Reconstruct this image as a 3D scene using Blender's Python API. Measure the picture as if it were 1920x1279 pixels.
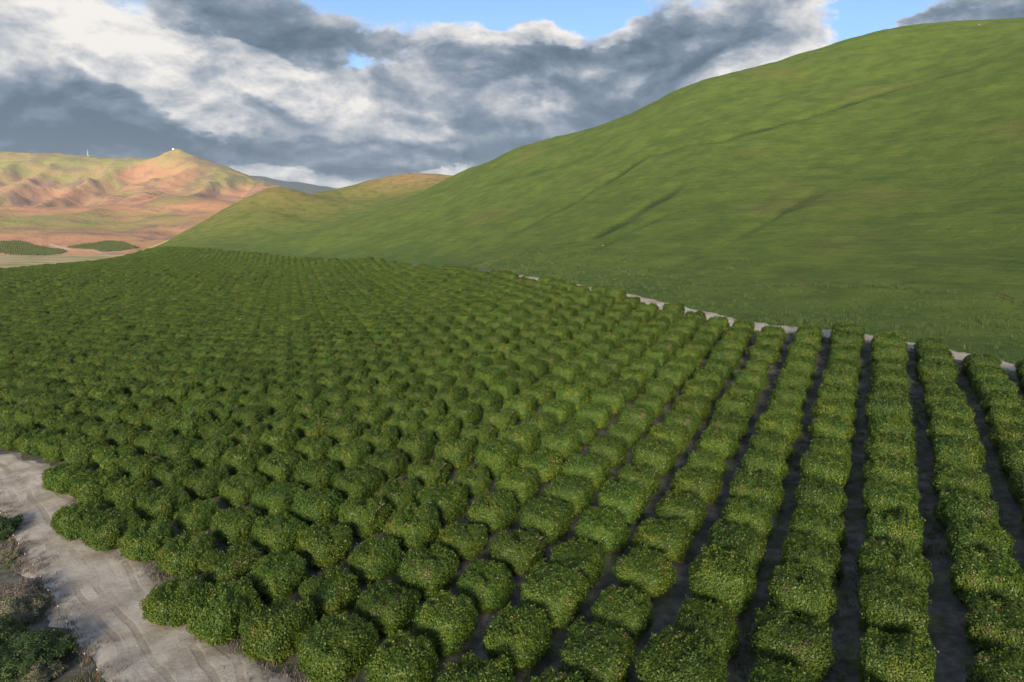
import bpy, math, random
import numpy as np
from mathutils import Vector

random.seed(7)
RS = np.random.RandomState(11)
R = math.radians
for o in list(bpy.data.objects):
    bpy.data.objects.remove(o)
scene = bpy.context.scene
COL = scene.collection

# ------------------------------------------------------------------ camera
CAMZ = 36.0                      # drone height above the track
FPX, HOR = 1280.0, 430.0         # focal length and horizon row in photo pixels (1920 wide)
PITCH = math.atan((639.5 - HOR) / FPX)
cam_d = bpy.data.cameras.new('camera')
cam_d.sensor_width = 36.0
cam_d.lens = 24.0
cam_d.clip_start = 0.5
cam_d.clip_end = 80000.0
cam = bpy.data.objects.new('camera', cam_d)
COL.objects.link(cam)
cam.location = (0, 0, CAMZ)
cam.rotation_euler = (math.pi / 2 - PITCH, 0, 0)
scene.camera = cam
CP, SP = math.cos(PITCH), math.sin(PITCH)

def ray(px, py):
    x = (px - 960.0) / FPX
    y = (639.5 - py) / FPX
    return np.array([x, CP + y * SP, -SP + y * CP])

def at(px, py, Y):
    """point on the ray of a photo pixel at forward distance Y"""
    d = ray(px, py)
    return np.array([d[0] * Y / d[1], Y, CAMZ + d[2] * Y / d[1]])

# ------------------------------------------------------------------ light
SUN_EL = 14.0
SUN_FROM = np.array([-0.12, -0.99])         # the sun stands low behind the camera, to the left
SUN_FROM = SUN_FROM / np.linalg.norm(SUN_FROM)
SUN_AZ = math.degrees(math.atan2(SUN_FROM[0], SUN_FROM[1]))   # clockwise from +Y
sd = bpy.data.lights.new('sun', 'SUN')
sd.energy = 5.0
sd.angle = R(14.0)
sd.color = (1.0, 0.83, 0.58)
sun = bpy.data.objects.new('sun', sd)
COL.objects.link(sun)
_d = Vector((SUN_FROM[0] * math.cos(R(SUN_EL)), SUN_FROM[1] * math.cos(R(SUN_EL)), math.sin(R(SUN_EL))))
sun.rotation_euler = _d.to_track_quat('Z', 'Y').to_euler()

vs = scene.view_settings
vs.view_transform = 'Standard'
vs.look = 'None'
vs.exposure = 1.1
vs.gamma = 1.0
vs.use_curve_mapping = False
scene.cycles.use_denoising = True
scene.cycles.max_bounces = 6
scene.cycles.diffuse_bounces = 3
scene.cycles.glossy_bounces = 2
scene.cycles.transmission_bounces = 3
scene.cycles.volume_bounces = 0

# ------------------------------------------------------------------ node helpers
class NT:
    def __init__(self, tree):
        self.t = tree
        self.n = tree.nodes
        self.l = tree.links
    def new(self, typ, **kw):
        nd = self.n.new(typ)
        for k, v in kw.items():
            setattr(nd, k, v)
        return nd
    def put(self, sock, v):
        if isinstance(v, bpy.types.NodeSocket):
            self.l.new(v, sock)
        elif v is not None:
            if hasattr(sock, 'default_value') and hasattr(sock.default_value, '__len__') and not hasattr(v, '__len__'):
                sock.default_value = [v] * len(sock.default_value)
            elif hasattr(sock, 'default_value') and hasattr(v, '__len__') and len(sock.default_value) == 4 and len(v) == 3:
                sock.default_value = (*v, 1.0)
            else:
                sock.default_value = v
    def m(self, op, a, b=None, c=None, clamp=False):
        nd = self.new('ShaderNodeMath', operation=op, use_clamp=clamp)
        for i, v in enumerate((a, b, c)):
            if v is not None:
                self.put(nd.inputs[i], v)
        return nd.outputs[0]
    def vm(self, op, a, b=None):
        nd = self.new('ShaderNodeVectorMath', operation=op)
        self.put(nd.inputs[0], a)
        if b is not None:
            self.put(nd.inputs[1], b)
        return nd.outputs[0]
    def comb(self, x, y, z):
        nd = self.new('ShaderNodeCombineXYZ')
        for i, v in enumerate((x, y, z)):
            self.put(nd.inputs[i], v)
        return nd.outputs[0]
    def sep(self, v):
        nd = self.new('ShaderNodeSeparateXYZ')
        self.put(nd.inputs[0], v)
        return nd.outputs
    def noise(self, vec, scale, detail=4.0, rough=0.5, dist=0.0, lac=2.0, color=False):
        nd = self.new('ShaderNodeTexNoise')
        self.put(nd.inputs['Vector'], vec)
        nd.inputs['Scale'].default_value = scale
        nd.inputs['Detail'].default_value = detail
        nd.inputs['Roughness'].default_value = rough
        nd.inputs['Distortion'].default_value = dist
        nd.inputs['Lacunarity'].default_value = lac
        return nd.outputs['Color'] if color else nd.outputs['Fac']
    def step(self, v, a, b, lo=0.0, hi=1.0):
        nd = self.new('ShaderNodeMapRange', interpolation_type='SMOOTHSTEP')
        self.put(nd.inputs['Value'], v)
        nd.inputs['From Min'].default_value = a
        nd.inputs['From Max'].default_value = b
        nd.inputs['To Min'].default_value = lo
        nd.inputs['To Max'].default_value = hi
        return nd.outputs['Result']
    def mix(self, f, a, b, blend='MIX'):
        nd = self.new('ShaderNodeMix', data_type='RGBA', blend_type=blend)
        self.put(nd.inputs['Factor'], f)
        self.put(nd.inputs['A'] if False else nd.inputs[6], a)
        self.put(nd.inputs[7], b)
        return nd.outputs[2]
    def attr(self, name):
        nd = self.new('ShaderNodeAttribute')
        nd.attribute_name = name
        return nd
    def bump(self, h, strength=0.5, dist=0.1, normal=None):
        nd = self.new('ShaderNodeBump')
        nd.inputs['Strength'].default_value = strength
        nd.inputs['Distance'].default_value = dist
        self.put(nd.inputs['Height'], h)
        if normal is not None:
            self.put(nd.inputs['Normal'], normal)
        return nd.outputs[0]

def material(name):
    m = bpy.data.materials.new(name)
    m.use_nodes = True
    nt = NT(m.node_tree)
    nt.n.clear()
    out = nt.new('ShaderNodeOutputMaterial')
    return m, nt, out

def principled(nt, out, color, rough=0.9, spec=0.2, normal=None, metallic=0.0):
    b = nt.new('ShaderNodeBsdfPrincipled')
    nt.put(b.inputs['Base Color'], color)
    nt.put(b.inputs['Roughness'], rough)
    b.inputs['Specular IOR Level'].default_value = spec
    b.inputs['Metallic'].default_value = metallic
    if normal is not None:
        nt.put(b.inputs['Normal'], normal)
    nt.l.new(b.outputs[0], out.inputs['Surface'])
    return b

# ------------------------------------------------------------------ sky: Nishita with a broken layer of cloud
world = bpy.data.worlds.new('World')
scene.world = world
world.use_nodes = True
w = NT(world.node_tree)
world.cycles.sampling_method = 'MANUAL'
world.cycles.sample_map_resolution = 512
w.n.clear()
wout = w.new('ShaderNodeOutputWorld')
bg = w.new('ShaderNodeBackground')
w.l.new(bg.outputs[0], wout.inputs[0])
sky = w.new('ShaderNodeTexSky')
sky.sky_type = 'NISHITA'
sky.sun_disc = False
sky.sun_elevation = R(SUN_EL)
sky.sun_rotation = R(SUN_AZ % 360)
sky.altitude = 300
sky.air_density = 1.0
sky.dust_density = 0.6
sky.ozone_density = 1.5
SKY_STRENGTH = 0.085
skyc = w.vm('SCALE', sky.outputs[0])
skyc.node.inputs['Scale'].default_value = SKY_STRENGTH

skyc = w.vm('MULTIPLY', skyc, (0.86, 0.98, 1.20))
tc = w.new('ShaderNodeTexCoord')
dirv = tc.outputs['Generated']
dx, dy, dz = w.sep(dirv)
az = w.m('ARCTAN2', dx, dy)
el = dz
q = w.vm('MULTIPLY', dirv, (1.0, 1.0, 1.9))
# slow and fine warps, so that the large masses get ragged cloud edges
wr, wg, wb = w.sep(w.noise(q, 4.0, 3.0, 0.5, color=True))
vr, vg, vb = w.sep(w.noise(q, 14.0, 5.0, 0.62, color=True))
azw = w.m('ADD', az, w.m('ADD', w.m('MULTIPLY', w.m('SUBTRACT', wr, 0.5), 0.22), w.m('MULTIPLY', w.m('SUBTRACT', vr, 0.5), 0.10)))
elw = w.m('ADD', el, w.m('ADD', w.m('MULTIPLY', w.m('SUBTRACT', wg, 0.5), 0.08), w.m('MULTIPLY', w.m('SUBTRACT', vg, 0.5), 0.05)))

def sky_blobs(blobs):
    """sum of soft masses; each (px, py, half width px, half height px, slope, gain) as seen in the photograph"""
    tot = None
    for px, py, hw, hh, slope, g in blobs:
        d = ray(px, py)
        d = d / np.linalg.norm(d)
        a0 = math.atan2(d[0], d[1])
        e0 = d[2]
        d1 = ray(px + hw, py); d1 = d1 / np.linalg.norm(d1)
        d2 = ray(px, py - hh); d2 = d2 / np.linalg.norm(d2)
        sa = abs(math.atan2(d1[0], d1[1]) - a0)
        se = abs(d2[2] - e0)
        da = w.m('SUBTRACT', azw, a0)
        de = w.m('SUBTRACT', w.m('SUBTRACT', elw, e0), w.m('MULTIPLY', da, -slope))
        aa = w.m('DIVIDE', da, sa)
        ee = w.m('DIVIDE', de, se)
        r2 = w.m('ADD', w.m('MULTIPLY', aa, aa), w.m('MULTIPLY', ee, ee))
        v = w.m('MULTIPLY', w.m('EXPONENT', w.m('MULTIPLY', r2, -0.7)), g)
        tot = v if tot is None else w.m('ADD', tot, v)
    return tot

BRIGHT = [  # light and dark masses
    (90, 50, 150, 50, 0.15, 0.45), (300, 120, 190, 26, 0.30, 0.45), (600, 172, 170, 24, 0.22, 0.62),
    (345, 205, 80, 28, 0.35, 0.50), (460, 92, 90, 20, 0.3, 0.28), (570, 332, 110, 11, 0.05, 0.70), (820, 316, 60, 9, 0.0, 0.6),
    (470, 30, 220, 42, 0.10, -0.50), (40, 205, 230, 50, 0.10, -0.55), (230, 165, 90, 22, 0.2, -0.25),
    (440, 165, 120, 16, 0.3, -0.25), (700, 250, 300, 16, 0.0, 0.12),
    (150, 272, 330, 28, 0.0, -0.50), (620, 285, 420, 26, 0.0, -0.26), (980, 235, 230, 40, 0.0, -0.18),
    (900, 70, 160, 22, 0.0, 0.34), (1080, 58, 90, 18, 0.0, 0.50), (1090, 105, 160, 24, 0.0, -0.32),
    (1000, 150, 60, 30, 0.0, 0.25), (1320, 62, 150, 36, 0.0, -0.28), (1520, 25, 110, 22, 0.0, 0.32),
    (1400, 100, 60, 26, 0.0, 0.40), (1560, 75, 80, 18, 0.0, 0.45), (1250, 130, 120, 40, 0.0, -0.10),
    (1880, 20, 110, 20, 0.0, -0.1),
]
COVER = [   # where the blue shows through (negative) and where cloud is dense
    (880, 16, 140, 22, 0.0, -0.60), (1090, 12, 120, 26, 0.0, -0.45), (690, 112, 46, 16, 0.2, -0.30),
    (1680, 35, 80, 40, 0.0, -0.65), (1620, 5, 60, 20, 0.0, -0.25), (1130, 40, 30, 20, 0.0, -0.20),
    (250, 260, 500, 60, 0.0, 0.35), (1760, 35, 40, 12, 0.0, 0.35), (1870, 15, 80, 22, 0.0, 0.35),
    (400, 180, 700, 130, 0.0, 0.30), (1000, 200, 300, 90, 0.0, 0.25), (1350, 70, 180, 60, 0.0, 0.30),
]
n1 = w.noise(q, 6.5, 10.0, 0.62, 0.2)
n2 = w.noise(w.vm('ADD', q, (-0.010, 0.0, 0.024)), 6.5, 6.0, 0.62, 0.2)
nf = w.noise(q, 13.0, 10.0, 0.66, 0.3)
cov_in = w.m('ADD', w.m('ADD', n1, w.m('MULTIPLY', w.m('SUBTRACT', nf, 0.5), 0.30)), sky_blobs(COVER))
cover = w.step(cov_in, 0.38, 0.58)
relief = w.m('MULTIPLY', w.m('SUBTRACT', n1, n2), 2.4)
fine = w.m('SUBTRACT', nf, 0.5)
blob = sky_blobs(BRIGHT)
# grey masses stand in front of the bright cloud behind them
mass = w.m('ADD', w.m('SUBTRACT', w.m('ADD', 0.5, w.m('MULTIPLY', w.m('SUBTRACT', n1, 0.5), 1.7)), blob), w.m('MULTIPLY', fine, 0.55))
grey = w.step(mass, 0.34, 0.66)
lit = w.m('ADD', w.m('ADD', 0.70, w.m('MULTIPLY', fine, 1.0)), w.m('ADD', w.m('MULTIPLY', relief, 0.9), w.m('MULTIPLY', blob, 0.25)))
dull = w.m('ADD', w.m('ADD', 0.23, w.m('MULTIPLY', fine, 0.75)), w.m('ADD', relief, w.m('MULTIPLY', blob, 0.28)))
mixl = w.new('ShaderNodeMix', data_type='FLOAT')
w.put(mixl.inputs['Factor'], grey)
w.put(mixl.inputs[2], lit)
w.put(mixl.inputs[3], dull)
thin = w.m('MULTIPLY', w.m('SUBTRACT', 1.0, w.step(cov_in, 0.45, 0.75)), 0.25)
lum = w.m('ADD', mixl.outputs[0], thin, clamp=True)
ramp = w.new('ShaderNodeValToRGB')
w.put(ramp.inputs[0], lum)
cr = ramp.color_ramp
cr.interpolation = 'LINEAR'
stops = [(0.0, (0.045, 0.070, 0.100)), (0.30, (0.092, 0.123, 0.162)), (0.55, (0.185, 0.205, 0.235)), (0.78, (0.320, 0.320, 0.325)), (1.0, (0.460, 0.440, 0.415))]
cr.elements[0].position, cr.elements[0].color = stops[0][0], (*stops[0][1], 1)
cr.elements[1].position, cr.elements[1].color = stops[-1][0], (*stops[-1][1], 1)
for p_, c_ in stops[1:-1]:
    e_ = cr.elements.new(p_)
    e_.color = (*c_, 1)
skyfin = w.mix(cover, skyc, ramp.outputs[0])
w.put(bg.inputs['Color'], skyfin)
bg.inputs['Strength'].default_value = 1.0

# ------------------------------------------------------------------ numpy noise
def _hash(ix, iy, iz, seed):
    h = (ix.astype(np.int64) * 374761393 + iy.astype(np.int64) * 668265263 + iz.astype(np.int64) * 2147483647 + seed * 974711) & 0xffffffff
    h = ((h ^ (h >> 13)) * 1274126177) & 0xffffffff
    h = ((h ^ (h >> 16)) * 2246822519) & 0xffffffff
    return ((h ^ (h >> 15)) & 0xffff) / 65535.0 * 2.0 - 1.0

def vnoise(x, y, z=None, seed=0):
    if z is None:
        z = np.zeros_like(x)
    ix, iy, iz = np.floor(x), np.floor(y), np.floor(z)
    fx, fy, fz = x - ix, y - iy, z - iz
    fx = fx * fx * fx * (fx * (fx * 6 - 15) + 10)
    fy = fy * fy * fy * (fy * (fy * 6 - 15) + 10)
    fz = fz * fz * fz * (fz * (fz * 6 - 15) + 10)
    r = 0.0
    for a in (0, 1):
        for b in (0, 1):
            for c in (0, 1):
                wgt = (fx if a else 1 - fx) * (fy if b else 1 - fy) * (fz if c else 1 - fz)
                r = r + wgt * _hash(ix + a, iy + b, iz + c, seed)
    return r

def fbm(x, y, z=None, oct=4, seed=0, gain=0.5):
    s, amp = 0.0, 1.0
    for i in range(oct):
        k = 2.0 ** i
        s = s + amp * vnoise(x * k + 13.7 * i, y * k - 7.1 * i, None if z is None else z * k + 3.3 * i, seed + i)
        amp *= gain
    return s

def ss(v, a, b):
    t = np.clip((v - a) / (b - a), 0, 1)
    return t * t * (3 - 2 * t)

# ------------------------------------------------------------------ terrain from measured points
AZ, SPC, DROW, GX0, GY0 = 0.4834, 6.583, 6.7, 21.11, 32.45     # the planting grid of the orchard
UR = np.array([math.sin(AZ), math.cos(AZ)])                    # along a row, uphill
VR = np.array([-math.cos(AZ), math.sin(AZ)])                   # from row to row, leftwards
PC = [-31.4055, 3.4701, 3.6212, 1.1544, -0.9847, 1.4654, 0.8663, 0.3707, 0.1808, -0.8893]

def grid_xy(r, k):
    return np.array([GX0, GY0]) + UR * SPC * k + VR * DROW * r

def orch_z(x, y):
    a, b = x / 50, (y - 80) / 50
    c = PC
    return (c[0] + c[1] * a + c[2] * b + c[3] * a * a + c[4] * a * b + c[5] * b * b + c[6] * a ** 3 + c[7] * a * a * b
            + c[8] * a * b * b + c[9] * b ** 3) - 2.0 + CAMZ

pts = []
for r_, k_ in [(-1, 2), (-1, 6), (-1, 10), (0, 4), (1, 8), (1, 1), (1, 13), (0, 15), (3, 0), (3, 5), (3, 10), (5, 2), (5, 7), (5, 12), (5, 16),
               (5, 19), (7, 1), (7, 5), (8, 9), (9, 0), (9, 4), (11, 2), (12, 5), (13, 1), (13, 3), (15, 2), (15, 4)]:
    p_ = grid_xy(r_, k_)
    pts.append((p_[0], p_[1], orch_z(p_[0], p_[1])))
def cp(px, py, Y, dz=0.0):
    p = at(px, py, Y)
    pts.append((p[0], p[1], p[2] + dz))
# the lower edge of the grass and the slope of the great hill, column by column
for c in [(1920, 692, 113), (1880, 570, 150), (1900, 480, 190), (1900, 400, 240), (1900, 300, 300), (1900, 200, 370), (1900, 120, 440), (1920, 62, 510), (1920, 37, 560),
          (1740, 655, 124), (1700, 560, 165), (1700, 440, 235), (1700, 330, 320), (1700, 230, 405), (1700, 150, 490), (1720, 85, 560), (1740, 42, 620),
          (1500, 617, 141), (1500, 545, 185), (1500, 460, 240), (1500, 380, 310), (1500, 300, 390), (1500, 220, 470), (1500, 150, 560), (1480, 113, 630), (1600, 73, 625),
          (1320, 595, 168), (1320, 520, 215), (1320, 430, 290), (1320, 340, 380), (1320, 250, 480), (1320, 185, 580), (1320, 152, 640), (1240, 186, 640),
          (1170, 560, 195), (1170, 507, 240), (1170, 450, 300), (1170, 380, 390), (1170, 300, 500), (1160, 227, 640), (1050, 264, 670),
          (965, 522, 262), (940, 489, 310), (960, 440, 400), (960, 380, 500), (960, 320, 610), (960, 280, 700),
          (860, 340, 720), (870, 320, 765), (840, 420, 500), (760, 440, 540), (700, 455, 520), (640, 430, 640), (740, 385, 700),
          # gully between the great hill and the hill behind it
          (500, 451, 720), (570, 432, 790), (650, 405, 880), (750, 368, 1000),
          # the hill behind
          (835, 332, 1180), (790, 325, 1230), (740, 327, 1250), (660, 349, 1190), (600, 361, 1130), (545, 358, 1010), (515, 352, 970), (480, 372, 930), (420, 402, 870),
          (350, 440, 800), (270, 469, 740), (560, 400, 890), (640, 378, 1030), (450, 430, 790), (480, 400, 850)]:
    cp(*c)
# far part of the orchard (tops of the trees show at these pixels)
for c in [(865, 495, 330), (780, 490, 400), (640, 485, 500), (550, 480, 560), (480, 472, 610), (385, 466, 650), (260, 471, 650), (180, 488, 560), (90, 496, 510), (0, 504, 470),
          (0, 560, 318), (150, 545, 350), (300, 530, 370), (600, 540, 320), (450, 510, 430), (800, 540, 270), (300, 500, 460)]:
    cp(*c, dz=-3.2)
# behind the ridges, the valley, and the ground the photograph does not show
for px, Y, z in [(1920, 720, 165), (1700, 800, 175), (1480, 800, 150), (1320, 820, 115), (1160, 850, 80), (960, 920, 45), (1900, 1100, 90), (1400, 1200, 60), (900, 1500, 60),
                 (790, 1560, 30), (660, 1500, 5), (545, 1300, -20), (450, 1150, -30), (350, 1050, -40), (250, 950, -52), (150, 820, -60), (0, 700, -60), (-150, 560, -55), (-400, 480, -40),
                 (0, 1000, -76), (150, 1250, -76), (400, 1700, -72), (1200, 2400, 0), (800, 2400, -30), (-300, 1500, -76)]:
    d_ = ray(px, 430)
    pts.append((d_[0] / d_[1] * Y, Y, z + CAMZ))
for x_, y_, z_ in [(-60, 40, -38), (-20, 20, -36.5), (30, 10, -33), (70, 10, -28), (110, 40, -25), (120, 70, -22), (0, -60, -37), (-120, 60, -39), (-100, 0, -40), (-150, 120, -37), (-200, 180, -37),
                   (120, -60, -26), (220, 60, -5), (320, 100, 20), (500, 150, 70), (700, 250, 130), (260, -100, -10), (500, -200, 40), (-300, -100, -48), (-300, 150, -42),
                   (-500, 100, -60), (0, -300, -45), (-600, 500, -72), (-900, 900, -76), (-900, 0, -74), (-600, -600, -70), (300, -600, -20), (900, 600, 150), (1200, 1200, 90), (1500, 0, 120),
                   (-1500, 1500, -76), (-1500, -1500, -74), (1500, -1500, 40), (2600, 2600, 0), (-2600, 2600, -60), (-2600, 0, -76), (0, -2600, -60), (2600, -1000, 60)]:
    pts.append((x_, y_, z_ + CAMZ))
CPTS = np.array(pts, float)

def tps_fit(P, lam):
    X = P[:, :2] / 100.0
    d = np.linalg.norm(X[:, None] - X[None], axis=2)
    K = np.where(d > 0, d * d * np.log(np.maximum(d, 1e-9)), 0.0)
    n = len(X)
    A = np.zeros((n + 3, n + 3))
    A[:n, :n] = K + lam * np.eye(n)
    A[:n, n] = 1
    A[:n, n + 1:] = X
    A[n, :n] = 1
    A[n + 1:, :n] = X.T
    sol = np.linalg.solve(A, np.concatenate([P[:, 2], np.zeros(3)]))
    return X, sol

TX, TS = tps_fit(CPTS, 0.012)

def tps(x, y, X=None, S=None):
    X = TX if X is None else X
    S = TS if S is None else S
    x = np.asarray(x, float); y = np.asarray(y, float)
    sh = x.shape
    P = np.stack([x.ravel(), y.ravel()], 1) / 100.0
    out = np.empty(len(P))
    n = len(X)
    for i in range(0, len(P), 20000):
        Q = P[i:i + 20000]
        d2 = ((Q[:, None] - X[None]) ** 2).sum(2)
        k = 0.5 * d2 * np.log(np.maximum(d2, 1e-12))
        out[i:i + 20000] = k @ S[:n] + S[n] + Q @ S[n + 1:]
    return out.reshape(sh)

def seg_dist(x, y, line):
    """distance to a polyline, with the parameter along it"""
    best = np.full(np.shape(x), 1e9)
    along = np.zeros(np.shape(x))
    acc = 0.0
    for (ax, ay), (bx, by) in zip(line[:-1], line[1:]):
        ux, uy = bx - ax, by - ay
        L = math.hypot(ux, uy)
        t = np.clip(((x - ax) * ux + (y - ay) * uy) / (L * L), 0, 1)
        d = np.hypot(x - ax - t * ux, y - ay - t * uy)
        m = d < best
        best = np.where(m, d, best)
        along = np.where(m, acc + t * L, along)
        acc += L
    return best, along

def poly_sd(x, y, poly):
    """signed distance to a closed polygon, positive inside"""
    d, _ = seg_dist(x, y, list(poly) + [poly[0]])
    ins = np.zeros(np.shape(x), bool)
    n = len(poly)
    for i in range(n):
        ax, ay = poly[i]
        bx, by = poly[(i + 1) % n]
        c = ((ay > y) != (by > y)) & (x < (bx - ax) * (y - ay) / ((by - ay) if abs(by - ay) > 1e-9 else 1e-9) + ax)
        ins ^= c
    return np.where(ins, d, -d)

def hit(px, py, y0=20.0, y1=1500.0):
    """where the ray of a photo pixel meets the smooth terrain"""
    d = ray(px, py)
    Y = np.geomspace(y0, y1, 1500)
    X = d[0] / d[1] * Y
    Z = CAMZ + d[2] / d[1] * Y
    g = tps(X, Y)
    below = np.nonzero(Z < g)[0]
    i = below[0] if len(below) else len(Y) - 1
    return (float(X[i]), float(Y[i]))

# edge between orchard and pasture (ground points), measured as pixel + distance
EDGE = [at(px, py, Y)[:2] for px, py, Y in
        [(2300, 800, 92), (1920, 700, 113), (1740, 662, 124), (1500, 624, 142), (1330, 603, 170), (1170, 566, 200), (965, 524, 268), (865, 500, 335),
         (780, 494, 408), (640, 489, 510), (550, 484, 570), (480, 476, 620), (385, 470, 662), (300, 473, 690)]]
EDGE = [tuple(e) for e in EDGE]
HILL_POLY = EDGE + [at(270, 469, 745)[:2], (-420, 900), (-700, 1400), (-500, 2300), (2600, 2300), (2600, -300), (300, -300), (130, 20)]
HILL_POLY = [tuple(map(float, p)) for p in HILL_POLY]
# shallow drainage lines down the hillside
GULLIES = [[(1920, 106), (1680, 164), (1520, 220), (1350, 265), (1210, 292), (1120, 352), (1030, 405), (950, 445)],
           [(1300, 335), (1200, 398), (1100, 448), (980, 470)], [(1275, 388), (1190, 428), (1120, 462), (1060, 482)],
           [(1570, 335), (1450, 408), (1350, 455), (1240, 508)], [(1180, 265), (1080, 300), (1000, 325), (900, 352)]]
GW = [[hit(*p) for p in g] for g in GULLIES]

def taper(g, a_):
    L = sum(math.hypot(q_[0] - p_[0], q_[1] - p_[1]) for p_, q_ in zip(g[:-1], g[1:]))
    return ss(a_, 0, 0.2 * L) * (1 - 0.8 * ss(a_, 0.75 * L, L))

def H(x, y):
    x = np.asarray(x, float); y = np.asarray(y, float)
    z = tps(x, y)
    hill = ss(poly_sd(x, y, HILL_POLY), 0.0, 40.0)
    z = z + hill * (1.3 * fbm(x / 55, y / 55, oct=4, seed=3) + 0.5 * vnoise(x / 9, y / 9, seed=8))
    z = z + (1 - hill) * 0.10 * fbm(x / 7, y / 7, oct=3, seed=5)
    for i, g in enumerate(GW):
        d, a_ = seg_dist(x, y, g)
        d = d + 2.2 * vnoise(x / 26, y / 26, seed=40 + i)
        z = z - hill * taper(g, a_) * (2.4, 1.7, 1.2, 1.4, 1.2)[i] * np.exp(-(d / (5.5, 4, 3, 4, 6)[i]) ** 2)
    far = ss(np.maximum(np.abs(x), np.abs(y)), 2200, 2900)
    return z * (1 - far) + far * (-78 + CAMZ)

# ------------------------------------------------------------------ mesh helpers
def mesh_obj(name, verts, faces, mat, parent=None, smooth=True, attrs=None):
    me = bpy.data.meshes.new(name)
    me.from_pydata([tuple(v) for v in verts] if not isinstance(verts, np.ndarray) else verts.tolist(), [], faces if not isinstance(faces, np.ndarray) else faces.tolist())
    if smooth:
        me.polygons.foreach_set('use_smooth', [True] * len(me.polygons))
    if attrs:
        for an, av in attrs.items():
            at_ = me.attributes.new(an, 'FLOAT', 'POINT')
            at_.data.foreach_set('value', np.asarray(av, np.float32).ravel())
    me.materials.append(mat)
    me.update()
    o = bpy.data.objects.new(name, me)
    COL.objects.link(o)
    if parent is not None:
        o.parent = parent
    return o

def structure(o, label, cat):
    o['kind'] = 'structure'
    o['label'] = label
    o['category'] = cat
    return o

def tag(o, label, cat, group=None, kind=None):
    o['label'] = label
    o['category'] = cat
    if group:
        o['group'] = group
    if kind:
        o['kind'] = kind
    return o

def empty(name, loc, rz=0.0):
    o = bpy.data.objects.new(name, None)
    o.empty_display_size = 0.5
    COL.objects.link(o)
    o.location = loc
    o.rotation_euler = (0, 0, rz)
    return o

def axis(lo, hi, c0, c1, fine, grow=1.09, cap=140.0):
    a = list(np.arange(c0, c1 + 1e-6, fine))
    s = fine
    while a[-1] < hi:
        s = min(s * grow, cap); a.append(a[-1] + s)
    s = fine
    b = [c0]
    while b[-1] > lo:
        s = min(s * grow, cap); b.append(b[-1] - s)
    return np.array(b[:0:-1] + a)

def sheet(name, ax, ay, fz, mat, keep=None, attrs=None):
    X, Y = np.meshgrid(ax, ay)
    Z = fz(X, Y)
    nx, ny = len(ax), len(ay)
    idx = np.arange(nx * ny).reshape(ny, nx)
    f = np.stack([idx[:-1, :-1], idx[:-1, 1:], idx[1:, 1:], idx[1:, :-1]], -1).reshape(-1, 4)
    V = np.stack([X, Y, Z], -1).reshape(-1, 3)
    at_ = {k: fn(X, Y).ravel() for k, fn in (attrs or {}).items()}
    if keep is not None:
        kv = keep(X, Y).ravel()
        f = f[kv[f].any(1)]
        used = np.unique(f)
        rm = np.full(len(V), -1)
        rm[used] = np.arange(len(used))
        V = V[used]
        f = rm[f]
        at_ = {k: v[used] for k, v in at_.items()}
    return mesh_obj(name, V, f, mat, attrs=at_)

# ------------------------------------------------------------------ ground materials
def pos(nt):
    return nt.new('ShaderNodeNewGeometry').outputs['Position']

def mat_ground():
    m, nt, out = material('orchard_soil')
    p = pos(nt)
    n1 = nt.noise(p, 0.09, 5, 0.6)
    n2 = nt.noise(p, 0.9, 6, 0.65)
    n3 = nt.noise(p, 6.0, 5, 0.65)
    c = nt.mix(nt.step(n2, 0.3, 0.7), (0.062, 0.060, 0.060), (0.165, 0.158, 0.150))
    c = nt.mix(nt.m('MULTIPLY', nt.step(n3, 0.45, 0.8), 0.5), c, (0.07, 0.055, 0.045))
    weeds = nt.m('MULTIPLY', nt.step(nt.noise(p, 0.35, 5, 0.65), 0.44, 0.60), nt.step(n3, 0.36, 0.60))
    c = nt.mix(nt.m('MULTIPLY', weeds, 0.85), c, (0.06, 0.085, 0.025))
    # the valley floor away from the orchard: dry bed, pasture and bare banks
    sx, sy, sz = nt.sep(p)
    farm = nt.step(nt.m('ADD', sy, nt.m('MULTIPLY', sx, -0.55)), 720, 900)
    v1 = nt.noise(p, 0.010, 6, 0.6, 0.6)
    v2 = nt.noise(p, 0.025, 6, 0.62)
    vc = nt.mix(nt.step(v1, 0.42, 0.60), (0.42, 0.32, 0.19), (0.24, 0.235, 0.085))
    vc = nt.mix(nt.step(v2, 0.52, 0.74), vc, (0.34, 0.29, 0.23))
    vc = nt.mix(nt.m('MULTIPLY', nt.step(nt.noise(p, 0.08, 4, 0.6), 0.55, 0.7), 0.6), vc, (0.07, 0.085, 0.035))
    c = nt.mix(farm, c, vc)
    h = nt.m('ADD', nt.m('MULTIPLY', n2, 0.6), nt.m('MULTIPLY', n3, 0.4))
    principled(nt, out, c, 0.95, 0.15, nt.bump(h, 0.7, 0.25))
    return m

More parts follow.
